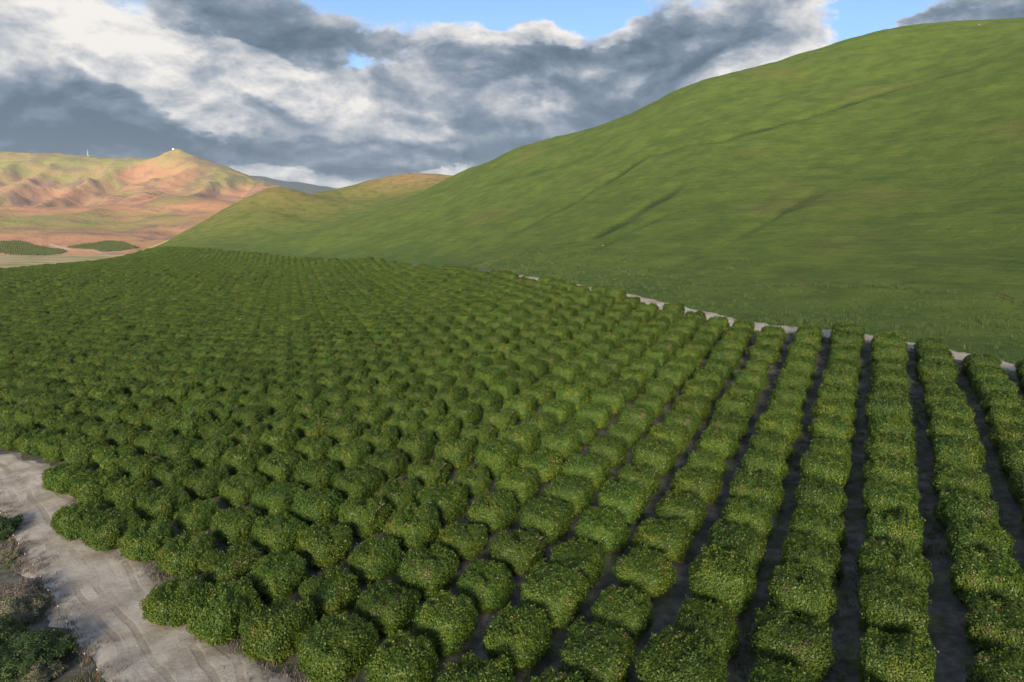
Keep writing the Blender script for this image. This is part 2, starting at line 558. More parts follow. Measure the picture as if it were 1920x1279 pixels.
def mat_grass():
    m, nt, out = material('pasture_grass')
    p = pos(nt)
    contour = nt.vm('MULTIPLY', p, (0.20, 0.20, 0.8))        # terracettes follow the contour
    n0 = nt.noise(p, 0.010, 4, 0.55)
    n1 = nt.noise(p, 0.07, 6, 0.62)
    n2 = nt.noise(contour, 1.0, 7, 0.66, 0.35)
    n3 = nt.noise(p, 1.6, 8, 0.75)
    n4 = nt.noise(p, 0.55, 6, 0.65)
    c = nt.mix(nt.step(n1, 0.32, 0.68), (0.070, 0.120, 0.024), (0.118, 0.172, 0.034))
    c = nt.mix(nt.m('MULTIPLY', nt.step(n2, 0.47, 0.72), 0.35), c, (0.165, 0.190, 0.040))
    c = nt.mix(nt.m('MULTIPLY', nt.step(n2, 0.50, 0.30), 0.25), c, (0.040, 0.084, 0.020))
    c = nt.mix(nt.m('MULTIPLY', nt.step(n0, 0.55, 0.75), 0.5), c, (0.17, 0.145, 0.055))
    c = nt.mix(nt.m('MULTIPLY', nt.step(n3, 0.53, 0.66), 0.6), c, (0.185, 0.215, 0.06))
    c = nt.mix(nt.m('MULTIPLY', nt.step(n4, 0.56, 0.74), 0.55), c, (0.038, 0.084, 0.022))
    bands = nt.noise(nt.vm('MULTIPLY', p, (0.035, 0.035, 1.9)), 1.0, 3, 0.6, 0.25)
    c = nt.mix(nt.m('MULTIPLY', nt.step(bands, 0.52, 0.60), 0.28), c, (0.040, 0.068, 0.018))
    # lush strip in the drainage lines and at the foot of the slope
    lush = nt.attr('lush').outputs['Fac']
    c = nt.mix(nt.m('MULTIPLY', nt.attr('foot').outputs['Fac'], 0.5), c, (0.035, 0.085, 0.026))
    c = nt.mix(nt.m('MULTIPLY', lush, nt.step(n4, 0.25, 0.5)), c, (0.022, 0.050, 0.016))
    dry = nt.attr('dry').outputs['Fac']  # golden tint; on the spur it paints warm sunlight into the grass
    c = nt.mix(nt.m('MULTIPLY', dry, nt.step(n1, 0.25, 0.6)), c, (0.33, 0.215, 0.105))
    h = nt.m('ADD', nt.m('SUBTRACT', nt.m('MULTIPLY', n2, 0.45), nt.m('MULTIPLY', bands, 0.35)), nt.m('ADD', nt.m('MULTIPLY', n3, 0.6), nt.m('MULTIPLY', n4, 0.8)))
    principled(nt, out, c, 0.9, 0.15, nt.bump(h, 0.9, 1.3))
    return m

def mat_dirt():
    m, nt, out = material('dirt_track')
    p = pos(nt)
    al = nt.attr('along').outputs['Fac']
    ac = nt.attr('across').outputs['Fac']
    wob = nt.m('MULTIPLY', nt.m('SUBTRACT', nt.noise(p, 0.10, 2, 0.5), 0.5), 3.5)
    acw = nt.m('ADD', ac, wob)
    rut = nt.noise(nt.comb(nt.m('MULTIPLY', al, 0.05), nt.m('MULTIPLY', acw, 1.1), 0.0), 1.0, 6, 0.66)
    tread = nt.noise(nt.comb(nt.m('MULTIPLY', al, 3.2), nt.m('MULTIPLY', acw, 1.6), 0.0), 1.0, 4, 0.65)
    n1 = nt.noise(p, 0.28, 5, 0.6)
    n2 = nt.noise(p, 2.2, 6, 0.68)
    tyre = None
    for c0 in (2.4, 4.1, 7.2, 8.9):
        d_ = nt.m('ABSOLUTE', nt.m('SUBTRACT', nt.m('ADD', ac, nt.m('MULTIPLY', wob, 0.45 if c0 < 7 else 1.0)), c0))
        v_ = nt.step(d_, 0.42, 0.20)
        tyre = v_ if tyre is None else nt.m('MAXIMUM', tyre, v_)
    tyre = nt.m('MULTIPLY', tyre, nt.step(nt.noise(p, 0.16, 3, 0.6), 0.38, 0.58))
    c = nt.mix(nt.step(n1, 0.35, 0.65), (0.275, 0.245, 0.215), (0.44, 0.41, 0.375))
    c = nt.mix(nt.m('MULTIPLY', nt.step(rut, 0.5, 0.66), 0.22), c, (0.20, 0.165, 0.135))
    c = nt.mix(nt.m('MULTIPLY', nt.step(tread, 0.55, 0.7), 0.4), c, (0.20, 0.165, 0.135))
    c = nt.mix(nt.m('MULTIPLY', nt.step(n2, 0.55, 0.75), 0.5), c, (0.17, 0.13, 0.10))
    c = nt.mix(nt.m('MULTIPLY', tyre, nt.m('ADD', 0.15, nt.m('MULTIPLY', tread, 0.5))), c, (0.185, 0.15, 0.125))
    c = nt.mix(nt.m('MULTIPLY', nt.step(nt.noise(p, 5.5, 3, 0.6), 0.64, 0.72), 0.7), c, (0.50, 0.46, 0.41))
    h = nt.m('ADD', nt.m('SUBTRACT', nt.m('MULTIPLY', rut, 0.15), nt.m('MULTIPLY', tyre, 0.15)), nt.m('ADD', nt.m('MULTIPLY', n2, 0.3), nt.m('MULTIPLY', tread, 0.25)))
    principled(nt, out, c, 0.95, 0.12, nt.bump(h, 0.8, 0.22))
    return m

def mat_mountain(name, tint=0.0):
    m, nt, out = material(name)
    p = pos(nt)
    n1 = nt.noise(p, 0.0017, 7, 0.6, 0.5)
    n2 = nt.noise(p, 0.006, 7, 0.62, 0.4)
    n3 = nt.noise(p, 0.022, 8, 0.72)
    gd = nt.attr('green').outputs['Fac']
    c = nt.mix(nt.step(n2, 0.35, 0.65), (0.41, 0.215, 0.125), (0.34, 0.20, 0.12))
    c = nt.mix(nt.step(nt.m('ADD', n1, nt.m('MULTIPLY', gd, 0.35)), 0.44, 0.66), c, (0.235, 0.225, 0.075))
    c = nt.mix(nt.m('MULTIPLY', nt.step(n2, 0.50, 0.62), 0.6), c, (0.19, 0.115, 0.12))
    c = nt.mix(nt.m('MULTIPLY', nt.step(n3, 0.56, 0.75), 0.45), c, (0.44, 0.31, 0.19))
    c = nt.mix(nt.m('MULTIPLY', nt.step(n3, 0.46, 0.28), 0.4), c, (0.15, 0.125, 0.07))
    h = nt.m('ADD', nt.m('MULTIPLY', n2, 0.7), nt.m('MULTIPLY', n3, 0.5))
    principled(nt, out, c, 0.95, 0.1, nt.bump(h, 0.9, 22.0))
    return m

def mat_ridge_shade():
    m, nt, out = material('cloud_shaded_ridge')
    n = nt.noise(pos(nt), 0.004, 6, 0.65)
    principled(nt, out, nt.mix(n, (0.018, 0.028, 0.020), (0.040, 0.050, 0.032)), 0.95, 0.1)  # dark albedo stands in for cloud shadow over the distant ridge
    return m

M_GROUND, M_GRASS, M_DIRT, M_MTN = mat_ground(), mat_grass(), mat_dirt(), mat_mountain('mountain_slope')

# ------------------------------------------------------------------ ground, hill, tracks
GAX = axis(-3000, 3000, -110, 130, 2.5, 1.07)
GAY = axis(-3000, 2900, 20, 170, 2.5, 1.06)
def ground_z(x, y):
    cut = ss(poly_sd(x, y, HILL_POLY), 3.0, 12.0)
    return H(x, y) - 1.5 * cut - 5.0 * ss(poly_sd(x, y, HILL_POLY), 12.0, 40.0)
structure(sheet('ground', GAX, GAY, ground_z, M_GROUND), 'bare grey-brown orchard soil with weeds, running out to the valley floor', 'ground')

def lush_at(x, y):
    v = np.zeros(np.shape(x))
    for i, g in enumerate(GW):
        d, a_ = seg_dist(x, y, g)
        d = d + 2.2 * vnoise(x / 26, y / 26, seed=40 + i)
        v = np.maximum(v, (0.95, 0.95, 0.85, 0.9, 0.5)[i] * taper(g, a_) * (0.8 + 0.3 * vnoise(x / 15, y / 15, seed=50 + i)) * np.exp(-(d / (2.6, 2.2, 1.7, 1.9, 4)[i]) ** 2))
    return v
def foot_at(x, y):
    v = np.zeros(np.shape(x))
    d, _ = seg_dist(x, y, EDGE)
    v = np.maximum(v, 0.8 * (1 - ss(d + 9 * vnoise(x / 17, y / 17, seed=4), 4, 34)))
    d, _ = seg_dist(x, y, FENCE_LINE)
    v = np.maximum(v, 1.0 * np.exp(-((d + 0.8 * vnoise(x / 6, y / 6, seed=9)) / 1.6) ** 2) * ss(vnoise(x / 14, y / 14, seed=6), -0.5, 0.2))
    return v
FENCE_LINE = [hit(*p) for p in [(2050, 605), (1885, 570), (1700, 556), (1500, 543), (1330, 533), (1175, 508), (1050, 497), (937, 488), (785, 479)]]
def dry_sun_at(x, y):
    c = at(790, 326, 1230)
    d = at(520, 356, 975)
    return np.exp(-(((x - c[0]) / 95) ** 2 + ((y - c[1]) / 150) ** 2)) * 1.3 + 0.42 * np.exp(-(((x - d[0]) / 120) ** 2 + ((y - d[1]) / 170) ** 2))  # second term paints the spur's warm sunlight as golden grass colour
def hill_z(x, y):
    sd_ = poly_sd(x, y, HILL_POLY) + 0.9 * vnoise(x / 4, y / 4, seed=22)
    return H(x, y) + 0.12 - 0.9 * (1 - ss(sd_, -3.0, 0.6))
HAX = axis(-760, 2600, -60, 400, 2.6, 1.05, 40)
HAY = axis(-300, 2300, 80, 520, 2.6, 1.04, 40)
structure(sheet('grass_hill', HAX, HAY, hill_z, M_GRASS, keep=lambda x, y: poly_sd(x, y, HILL_POLY) > -3.5, attrs={'lush': lush_at, 'foot': foot_at, 'dry': dry_sun_at}),
          'smooth green grassy hill rising to the right behind the orchard', 'hill')

# farm track between the last trees and the fence, lower left
FRONT = lambda r: 0.0 if r <= 9 else (1.0 if r <= 13 else (2.0 if r <= 15 else 3.0 + max(0, r - 20) * 0.25))
left_edge = [hit(*p) for p in [(215, 1330), (165, 1240), (92, 1120), (30, 1018), (3, 972), (-40, 905), (-90, 860)]]
left_edge = [(left_edge[0][0] + 13.0, left_edge[0][1] - 22.0)] + left_edge + [(-140.0, 135.0)]
right_edge = [grid_xy(r_, FRONT(r_) - 0.42) for r_ in (26, 22, 19, 16, 15.4, 14, 13.4, 10, 9.4, 7, 5, 3, 1.5)]
right_edge = [tuple(map(float, p)) for p in right_edge]
TRACK_POLY = left_edge + right_edge
def track_sheet(name, poly, line, ax, ay, lift, label):
    def fz(x, y):
        s = poly_sd(x, y, poly) + 0.9 * fbm(x / 3.2, y / 3.2, oct=3, seed=31)
        d, a = seg_dist(x, y, line)
        ruts = 0.04 * fbm(x / 1.1, y / 1.1, oct=2, seed=78)
        return H(x, y) + lift + ruts - 0.45 * (1 - ss(s, -2.4, 0.8))
    o = sheet(name, ax, ay, fz, M_DIRT, keep=lambda x, y: poly_sd(x, y, poly) > -2.4,
              attrs={'along': lambda x, y: seg_dist(x, y, line)[1], 'across': lambda x, y: seg_dist(x, y, line)[0]})
    return structure(o, label, 'track')
track_sheet('dirt_track', TRACK_POLY, left_edge, np.arange(-150, 20, 0.7), np.arange(15, 150, 0.7), 0.16, 'pale dirt farm track with tyre marks along the front of the orchard')
up = [(e[0] + 0.9, e[1] + 1.1) for e in EDGE[:7]]
dn = [(e[0] - 2.0, e[1] - 3.0) for e in EDGE[:7]]
track_sheet('headland_track', [tuple(p) for p in up] + [tuple(p) for p in dn[::-1]], [tuple(p) for p in dn], np.arange(-40, 110, 0.9), np.arange(85, 350, 0.9), 0.17,
            'narrow dirt track between the orchard and the grassy hill')

# ------------------------------------------------------------------ far foothills and mountains
def mtn_pts(rows, extra):
    P = []
    for px, py, Y in rows:
        P.append(at(px, py, Y))
    for px, Y, z in extra:
        d_ = ray(px, 430)
        P.append((d_[0] / d_[1] * Y, Y, z + CAMZ))
    return np.array(P, float)
FH = mtn_pts([(0, 430, 2450), (150, 440, 2350), (300, 450, 2350), (450, 440, 2400), (0, 405, 2800), (100, 418, 2700), (110, 400, 2900), (230, 405, 2900), (230, 382, 3200), (340, 367, 3500), (400, 372, 3450),
              (450, 380, 3350), (300, 392, 3100), (380, 412, 2800), (180, 425, 2600), (330, 430, 2600), (0, 392, 3200), (60, 395, 3150), (520, 395, 3300), (600, 400, 3300)],
             [(-400, 2400, -20), (-400, 3200, 90), (100, 3900, 60), (340, 4200, 90), (500, 4200, 60), (-300, 4200, 60), (0, 2050, -84), (150, 2050, -84), (300, 2050, -84), (450, 2050, -84), (600, 2050, -84), (800, 3200, 20), (800, 2400, -60), (-500, 2050, -84), (-150, 2050, -84)])
fX, fS = tps_fit(FH, 0.2)
def foot_z(x, y):
    z = tps(x, y, fX, fS)
    r = 1 - np.abs(fbm(x / 520 + 3, y / 420, oct=3, seed=61))
    r = 0.6 * r + 0.4 * (1 - np.abs(fbm(x / 800 + y / 1500, y / 900, oct=2, seed=62)))
    return z + 52 * (r - 0.75) * ss(y, 2250, 2700)
gfoot = lambda x, y: 0.35 * fbm(x / 700, y / 700, oct=3, seed=66) - 0.15
structure(sheet('foothills', np.arange(-3300, 600, 24.0), np.arange(2050, 4250, 24.0), foot_z, M_MTN, attrs={'green': gfoot}),
          'low sunlit tan and green foothills beyond the valley', 'hills')
MT = mtn_pts([(0, 280, 6200), (40, 284, 6150), (100, 285, 6100), (130, 288, 6100), (178, 290, 6050), (210, 296, 6050), (270, 293, 6000), (300, 290, 5900), (335, 286, 5850), (365, 298, 5850), (400, 308, 5800), (440, 325, 5700),
              (470, 335, 5600), (500, 345, 5500), (520, 352, 5450), (545, 363, 5400), (600, 385, 5300), (650, 395, 5200), (0, 330, 5200), (60, 340, 5100), (120, 330, 5300), (200, 335, 5200), (240, 320, 5500), (330, 330, 5300), (400, 345, 5100), (430, 365, 4900),
              (0, 385, 4400), (60, 383, 4450), (120, 380, 4400), (200, 375, 4350), (300, 370, 4400), (380, 372, 4450), (480, 375, 4500)],
             [(-200, 6200, 760), (-200, 4400, 150), (0, 7400, 350), (200, 7400, 350), (400, 7200, 250), (600, 7000, 50), (700, 5300, 60), (700, 4300, 20), (0, 3700, 40), (300, 3700, 40), (-200, 3700, 40), (550, 3700, 30), (800, 6000, 30)])
mX, mS = tps_fit(MT, 0.15)
def mtn_z(x, y):
    z = tps(x, y, mX, mS)
    wob = 160 * vnoise(x / 700, y / 700, seed=70)
    r1 = 1 - np.abs(fbm((x + wob) / 430 + y / 1900, y / 2400, oct=3, seed=71))
    r2 = 1 - np.abs(fbm((x - wob) / 150 + y / 900, y / 700, oct=4, seed=74))
    fade = ss(y, 3800, 4600) * (1 - 0.85 * ss(y, 5350, 5850))
    pk = at(335, 286, 5850)
    z = z + 55 * np.exp(-np.hypot(x - pk[0], y - pk[1]) / 170) - 12
    r3 = fbm(x / 75, y / 75, oct=3, seed=75)
    return z + fade * (110 * (r1 - 0.78) + 26 * (r2 - 0.75)) + ss(y, 4000, 4600) * 9 * r3
gm = lambda x, y: 0.55 * ss(mtn_z(x, y) - CAMZ, 250, 620) - 0.1
structure(sheet('mountains', np.arange(-6200, 1000, 26.0), np.arange(3700, 6700, 26.0), mtn_z, M_MTN, attrs={'green': gm}),
          'sunlit tan mountain range on the left with gullied flanks', 'mountains')
FR = [(300, 330, 14500), (440, 328, 14500), (490, 331, 14500), (540, 340, 14500), (600, 348, 14500), (660, 356, 14500), (760, 362, 14500), (900, 366, 14500), (1000, 372, 14500)]
def blue_z(x, y):
    xs = [at(*f)[0] for f in FR]
    zs = [at(*f)[2] for f in FR]
    top = np.interp(x, xs, zs)
    return CAMZ - 60 + (top - CAMZ + 60) * np.exp(-((y - 14500) / 1500) ** 2) + 30 * fbm(x / 600, y / 600, oct=4, seed=81)
M_RIDGE_SHADE = mat_ridge_shade()
structure(sheet('distant_ridge', np.arange(-9000, 1500, 120.0), np.arange(11500, 17500, 120.0), blue_z, M_RIDGE_SHADE, attrs={'green': lambda x, y: 0.5 + 0 * x}),
          'dark blue distant ridge in the gap between mountains and hill', 'ridge')
# added ridge, unseen behind the camera, shaped to shade orchard and lower hill
RIDGE_TOP = 690.0
SD = np.array([SUN_FROM[0], SUN_FROM[1]])
PD = np.array([SD[1], -SD[0]])
if PD[1] < 0:
    PD = -PD
def shade_ridge_z(s, t):
    prof = np.exp(-(s / 700.0) ** 2)
    ends = (1 + 0.22 * (1 - ss(t, -80, 260))) * (1 - 0.30 * ss(t, 0, 450)) * (1 - ss(t, 520, 1100)) * ss(t, -3600, -2600)
    return CAMZ - 78 + RIDGE_TOP * prof * ends * (1 + 0.05 * fbm(t / 500, s / 500, oct=4, seed=91)) - 25 * (1 - ends)
ts, tt = np.arange(-1680, 1681, 80.0), np.arange(-4200, 2201, 80.0)
S_, T_ = np.meshgrid(ts, tt)
RC = SD * 3000.0
WX = RC[0] - S_ * SD[0] + T_ * PD[0]
WY = RC[1] - S_ * SD[1] + T_ * PD[1]
WZ = shade_ridge_z(S_, T_)
idx = np.arange(S_.size).reshape(S_.shape)
wf = np.stack([idx[:-1, :-1], idx[:-1, 1:], idx[1:, 1:], idx[1:, :-1]], -1).reshape(-1, 4)
structure(mesh_obj('shade_ridge', np.stack([WX, WY, WZ], -1).reshape(-1, 3), wf, M_MTN, attrs={'green': np.zeros(S_.size)}),
          'added tan ridge behind the camera, out of view, shading the orchard', 'mountains')
# the plain that everything stands on, out to the horizon
pl = mesh_obj('plain', [(-19000, -19000, CAMZ - 84), (19000, -19000, CAMZ - 84), (19000, 19000, CAMZ - 84), (-19000, 19000, CAMZ - 84)], [(0, 1, 2, 3)], M_GROUND)
structure(pl, 'flat valley plain reaching out to the horizon', 'plain')

# ------------------------------------------------------------------ the air
hm = bpy.data.materials.new('haze')
hm.use_nodes = True
hn = NT(hm.node_tree)
hn.n.clear()
ho = hn.new('ShaderNodeOutputMaterial')
pv = hn.new('ShaderNodeVolumePrincipled')
pv.inputs['Color'].default_value = (0.66, 0.80, 1.0, 1.0)
pv.inputs['Density'].default_value = 3.6e-5
pv.inputs['Anisotropy'].default_value = 0.2
hn.l.new(pv.outputs[0], ho.inputs['Volume'])
hx, hz0, hz1 = 19400.0, CAMZ - 86.0, 1050.0
hz = mesh_obj('haze', [(-hx, -hx, hz0), (hx, -hx, hz0), (hx, hx, hz0), (-hx, hx, hz0), (-hx, -hx, hz1), (hx, -hx, hz1), (hx, hx, hz1), (-hx, hx, hz1)],
              [(3, 2, 1, 0), (4, 5, 6, 7), (0, 1, 5, 4), (1, 2, 6, 5), (2, 3, 7, 6), (3, 0, 4, 7)], hm, smooth=False)
tag(hz, 'thin pale haze in the air over the whole valley', 'haze', kind='stuff')

# ------------------------------------------------------------------ foliage
def mat_leaf(name, dark, mid, yel, brown=(0.20, 0.14, 0.09), gloss=0.48, trans=0.28):
    m, nt, out = material(name)
    a = nt.attr('leaf').outputs['Fac']          # one random number for each leaf
    y = nt.attr('flush').outputs['Fac']         # young yellow-green growth
    d = nt.attr('dead').outputs['Fac']
    info = nt.new('ShaderNodeObjectInfo')
    rnd = info.outputs['Random']
    c = nt.mix(a, dark, mid)
    yy = nt.m('MULTIPLY', y, nt.m('ADD', 0.65, nt.m('MULTIPLY', rnd, 0.7)), clamp=True)
    c = nt.mix(yy, c, yel)
    c = nt.mix(d, c, brown)
    hs = nt.new('ShaderNodeHueSaturation')
    nt.put(hs.inputs['Color'], c)
    nt.put(hs.inputs['Hue'], nt.m('ADD', 0.49, nt.m('MULTIPLY', rnd, 0.018)))
    nt.put(hs.inputs['Value'], nt.m('ADD', 0.86, nt.m('MULTIPLY', nt.m('FRACT', nt.m('MULTIPLY', rnd, 7.31)), 0.34)))
    c = hs.outputs[0]
    b = nt.new('ShaderNodeBsdfPrincipled')
    nt.put(b.inputs['Base Color'], c)
    b.inputs['Roughness'].default_value = gloss
    b.inputs['Specular IOR Level'].default_value = 0.5
    t = nt.new('ShaderNodeBsdfTranslucent')
    nt.put(t.inputs['Color'], nt.mix(0.5, c, yel))
    mx = nt.new('ShaderNodeMixShader')
    mx.inputs[0].default_value = trans
    nt.l.new(b.outputs[0], mx.inputs[1])
    nt.l.new(t.outputs[0], mx.inputs[2])
    nt.l.new(mx.outputs[0], out.inputs['Surface'])
    return m

def mat_bark(name, c0, c1):
    m, nt, out = material(name)
    p = nt.new('ShaderNodeTexCoord').outputs['Object']
    n = nt.noise(nt.vm('MULTIPLY', p, (6, 6, 1.5)), 2.0, 5, 0.65)
    principled(nt, out, nt.mix(n, c0, c1), 0.9, 0.2, nt.bump(n, 0.6, 0.03))
    return m

M_LEAF = mat_leaf('citrus_leaf', (0.048, 0.102, 0.014), (0.088, 0.162, 0.021), (0.175, 0.215, 0.020))
M_BARK = mat_bark('citrus_bark', (0.10, 0.075, 0.05), (0.20, 0.16, 0.12))

def leaf_quads(P, N, L, W, rs, droop=0.0):
    """rhombic leaves at points P lying across normals N"""
    n = len(P)
    t = rs.normal(size=(n, 3))
    t -= (t * N).sum(1, keepdims=True) * N
    t /= np.linalg.norm(t, axis=1, keepdims=True) + 1e-9
    t[:, 2] -= droop
    b = np.cross(N, t)
    L = L[:, None]; W = W[:, None]
    fold = N * (W * 0.35)
    V = np.stack([P - t * L * 0.5, P + b * W * 0.5 + fold, P + t * L * 0.5, P - b * W * 0.5 + fold], 1).reshape(-1, 3)
    F = np.arange(4 * n).reshape(n, 4)
    return V, F

def crown_mesh(name, seed, mat, a=2.62, b=2.80, h=4.05, leaves=15000, pw=4.2, lump=0.55, L0=0.18, flush=0.5, base=0.12, deadness=1.0, rough=0.45, shoots=70):
    rs = np.random.RandomState(seed)
    off = rs.uniform(-50, 50, 3)
    hz = h * 0.5
    def surf(D):
        """push unit directions out to the clipped, lumpy crown surface"""
        ex = pw
        r = (np.abs(D[:, 0]) ** ex + np.abs(D[:, 1]) ** ex + np.abs(D[:, 2]) ** ex) ** (-1 / ex)
        Q = D * r[:, None]
        P = Q * np.array([a, b, hz])
        # lower skirt drawn in a little
        low = np.clip(-Q[:, 2], 0, 1)
        P[:, 0] *= 1 - 0.14 * low ** 2
        P[:, 1] *= 1 - 0.14 * low ** 2
        n1 = fbm(P[:, 0] * 0.55 + off[0], P[:, 1] * 0.55 + off[1], P[:, 2] * 0.55 + off[2], 2, seed)
        n2 = vnoise(P[:, 0] * 1.7 + off[1], P[:, 1] * 1.7 + off[2], P[:, 2] * 1.7 + off[0], seed + 5)
        n3 = vnoise(P[:, 0] * 3.4 + off[2], P[:, 1] * 3.4 + off[0], P[:, 2] * 3.4 + off[1], seed + 6)
        top = np.clip(Q[:, 2], 0, 1) ** 2
        pit = np.minimum(0, vnoise(P[:, 0] * 0.9 + off[2], P[:, 1] * 0.9 + off[0], P[:, 2] * 0.4, seed + 9) + 0.22)
        disp = lump * (n1 * 0.62) + 0.42 * lump * n2 + 0.20 * lump * n3 + top * pit * 1.5 * lump * 2
        Dn = Q / np.linalg.norm(Q, axis=1, keepdims=True)
        P = P + Dn * disp[:, None]
        P[:, 2] = np.maximum(P[:, 2] + hz + base, base * 0.6)
        return P, Dn, disp
    D = rs.normal(size=(leaves * 2, 3))
    D /= np.linalg.norm(D, axis=1, keepdims=True)
    r = (np.abs(D) ** pw).sum(1) ** (-1 / pw)
    D = D[rs.rand(len(D)) < (r / r.max()) ** 2.5]
    D = D[D[:, 2] > -0.93][:leaves]
    P, Dn, disp = surf(D)
    N = Dn.copy()
    big = np.argmax(np.abs(D), axis=1)
    fl = np.zeros_like(N)
    fl[np.arange(len(N)), big] = np.sign(D[np.arange(len(N)), big])
    N = N * 0.5 + fl * 0.4 + rs.normal(size=N.shape) * rough
    N[:, 2] += 0.15
    N /= np.linalg.norm(N, axis=1, keepdims=True)
    out = rs.rand(len(P)) ** 2
    P = P + Dn * (0.10 - 0.34 * (1 - out))[:, None]
    P[:, 2] = np.maximum(P[:, 2], 0.05)
    # upright shoots standing out of the clipped top
    if shoots:
        tp = np.nonzero(D[:, 2] > 0.55)[0]
        pick = rs.choice(tp, shoots)
        per = 14
        up_ = np.repeat(P[pick], per, 0)
        up_ = up_ + rs.normal(size=up_.shape) * np.array([0.13, 0.13, 0.06])
        up_[:, 2] += np.tile(np.linspace(0.0, 1.0, per), shoots) * np.repeat(rs.uniform(0.1, 0.55, shoots), per)
        nn = rs.normal(size=up_.shape)
        nn /= np.linalg.norm(nn, axis=1, keepdims=True)
        P = np.concatenate([P, up_])
        N = np.concatenate([N, nn])
        out = np.concatenate([out, np.ones(len(up_))])
    L = L0 * rs.uniform(0.7, 1.35, len(P))
    V, F = leaf_quads(P, N, L, L * rs.uniform(0.45, 0.62, len(P)), rs)
    cl = fbm(P[:, 0] * 0.8 + off[2], P[:, 1] * 0.8, P[:, 2] * 0.8 + off[1], 3, seed + 20)
    fz = np.clip(0.30 * flush + 0.75 * flush * cl + rs.normal(size=len(P)) * 0.10 * flush, 0, 1) * (0.55 + 0.45 * out)
    dead = np.zeros(len(P))
    dn = vnoise(P[:, 0] * 1.1 + off[0], P[:, 1] * 1.1, P[:, 2] * 0.6, seed + 30)
    dead[(dn > 0.62) & (rs.rand(len(P)) < 0.30 * deadness) & (P[:, 2] > h * 0.7)] = 0.9
    dead[rs.rand(len(P)) < 0.002 * deadness] = 0.8
    cb = vnoise(P[:, 0] * 2.2 + off[1], P[:, 1] * 2.2 + off[0], P[:, 2] * 2.2, seed + 40)
    leafv = np.repeat(np.clip(0.5 + 0.5 * cb + 0.28 * (rs.rand(len(P)) - 0.5), 0, 1), 4)
    # inner body of packed foliage
    nu, nv = 30, 18
    th = np.linspace(0, 2 * np.pi, nu, endpoint=False)
    ph = np.linspace(-np.pi / 2 + 0.25, np.pi / 2, nv)
    DD = np.array([[math.cos(p) * math.cos(t), math.cos(p) * math.sin(t), math.sin(p)] for p in ph for t in th])
    C, cd, _ = surf(DD)
    C = C - cd * 0.30
    C[:, 2] = np.maximum(C[:, 2], 0.15)
    ci = np.arange(nu * nv).reshape(nv, nu)
    cf = np.stack([ci[:-1], np.roll(ci[:-1], -1, 1), np.roll(ci[1:], -1, 1), ci[1:]], -1).reshape(-1, 4)
    VV = np.concatenate([V, C])
    FF = np.concatenate([F, cf + len(V)])
    me = bpy.data.meshes.new(name)
    me.vertices.add(len(VV))
    me.vertices.foreach_set('co', VV.astype(np.float32).ravel())
    me.loops.add(FF.size)
    me.loops.foreach_set('vertex_index', FF.astype(np.int32).ravel())
    me.polygons.add(len(FF))
    me.polygons.foreach_set('loop_start', (np.arange(len(FF)) * 4).astype(np.int32))
    me.update(calc_edges=True)
    for nm, val in (('leaf', np.concatenate([leafv, np.full(len(C), 0.3)])), ('flush', np.concatenate([np.repeat(fz, 4), np.zeros(len(C))])),
                    ('dead', np.concatenate([np.repeat(dead, 4), np.zeros(len(C))]))):
        at_ = me.attributes.new(nm, 'FLOAT', 'POINT')
        at_.data.foreach_set('value', val.astype(np.float32))
    me.materials.append(mat)
    me.validate()
    return me

def tube(path, radii, seg=8):
    V, F = [], []
    for i, (p, r) in enumerate(zip(path, radii)):
        p = Vector(p)
        t = (Vector(path[min(i + 1, len(path) - 1)]) - Vector(path[max(i - 1, 0)])).normalized()
        u = t.cross(Vector((0.31, 0.95, 0.05))).normalized()
        v = t.cross(u)
        for k in range(seg):
            an = 2 * math.pi * k / seg
            V.append(tuple(p + u * (r * math.cos(an)) + v * (r * math.sin(an))))
    for i in range(len(path) - 1):
        for k in range(seg):
            F.append((i * seg + k, i * seg + (k + 1) % seg, (i + 1) * seg + (k + 1) % seg, (i + 1) * seg + k))
    F.append(tuple(range(seg - 1, -1, -1)))
    F.append(tuple((len(path) - 1) * seg + k for k in range(seg)))
    return V, F

def merge(parts):
    V, F = [], []
    for v, f in parts:
        o = len(V)
        V += list(v)
        F += [tuple(i + o for i in q) for q in f]
    return V, F

def trunk_mesh(name, seed, mat, h=2.4, r0=0.16, spread=1.4, limbs=5, fork=0.55):
    rs = random.Random(seed)
    parts = [tube([(0, 0, -0.35), (0.02, 0, 0.1), (0.03, 0.02, fork)], [r0 * 1.35, r0 * 1.05, r0 * 0.95])]
    for i in range(limbs):
        an = 2 * math.pi * (i + rs.random() * 0.5) / limbs
        e = spread * rs.uniform(0.8, 1.1)
        x, y = math.cos(an) * e, math.sin(an) * e
        parts.append(tube([(0.03, 0.02, fork - 0.08), (x * 0.35, y * 0.35, fork + (h - fork) * 0.35), (x * 0.75, y * 0.75, fork + (h - fork) * 0.7), (x, y, h)],
                          [r0 * 0.7, r0 * 0.5, r0 * 0.33, r0 * 0.16], 6))
    V, F = merge(parts)
    me = bpy.data.meshes.new(name)
    me.from_pydata(V, [], F)
    me.polygons.foreach_set('use_smooth', [True] * len(me.polygons))
    me.materials.append(mat)
    return me

NVAR = 10
CROWNS = [crown_mesh('crown', 100 + i, M_LEAF, a=2.36 + 0.06 * (i % 3), b=2.46 + 0.06 * (i % 4), h=3.2 + 0.12 * (i % 5), pw=(3.6, 4.4, 3.0, 4.0, 3.3)[i % 5],
                     lump=(0.46, 0.54, 0.64)[i % 3], flush=(0.35, 0.55, 0.75, 0.45)[i % 4]) for i in range(NVAR)]
TRUNKS = [trunk_mesh('trunk', 300 + i, M_BARK) for i in range(3)]

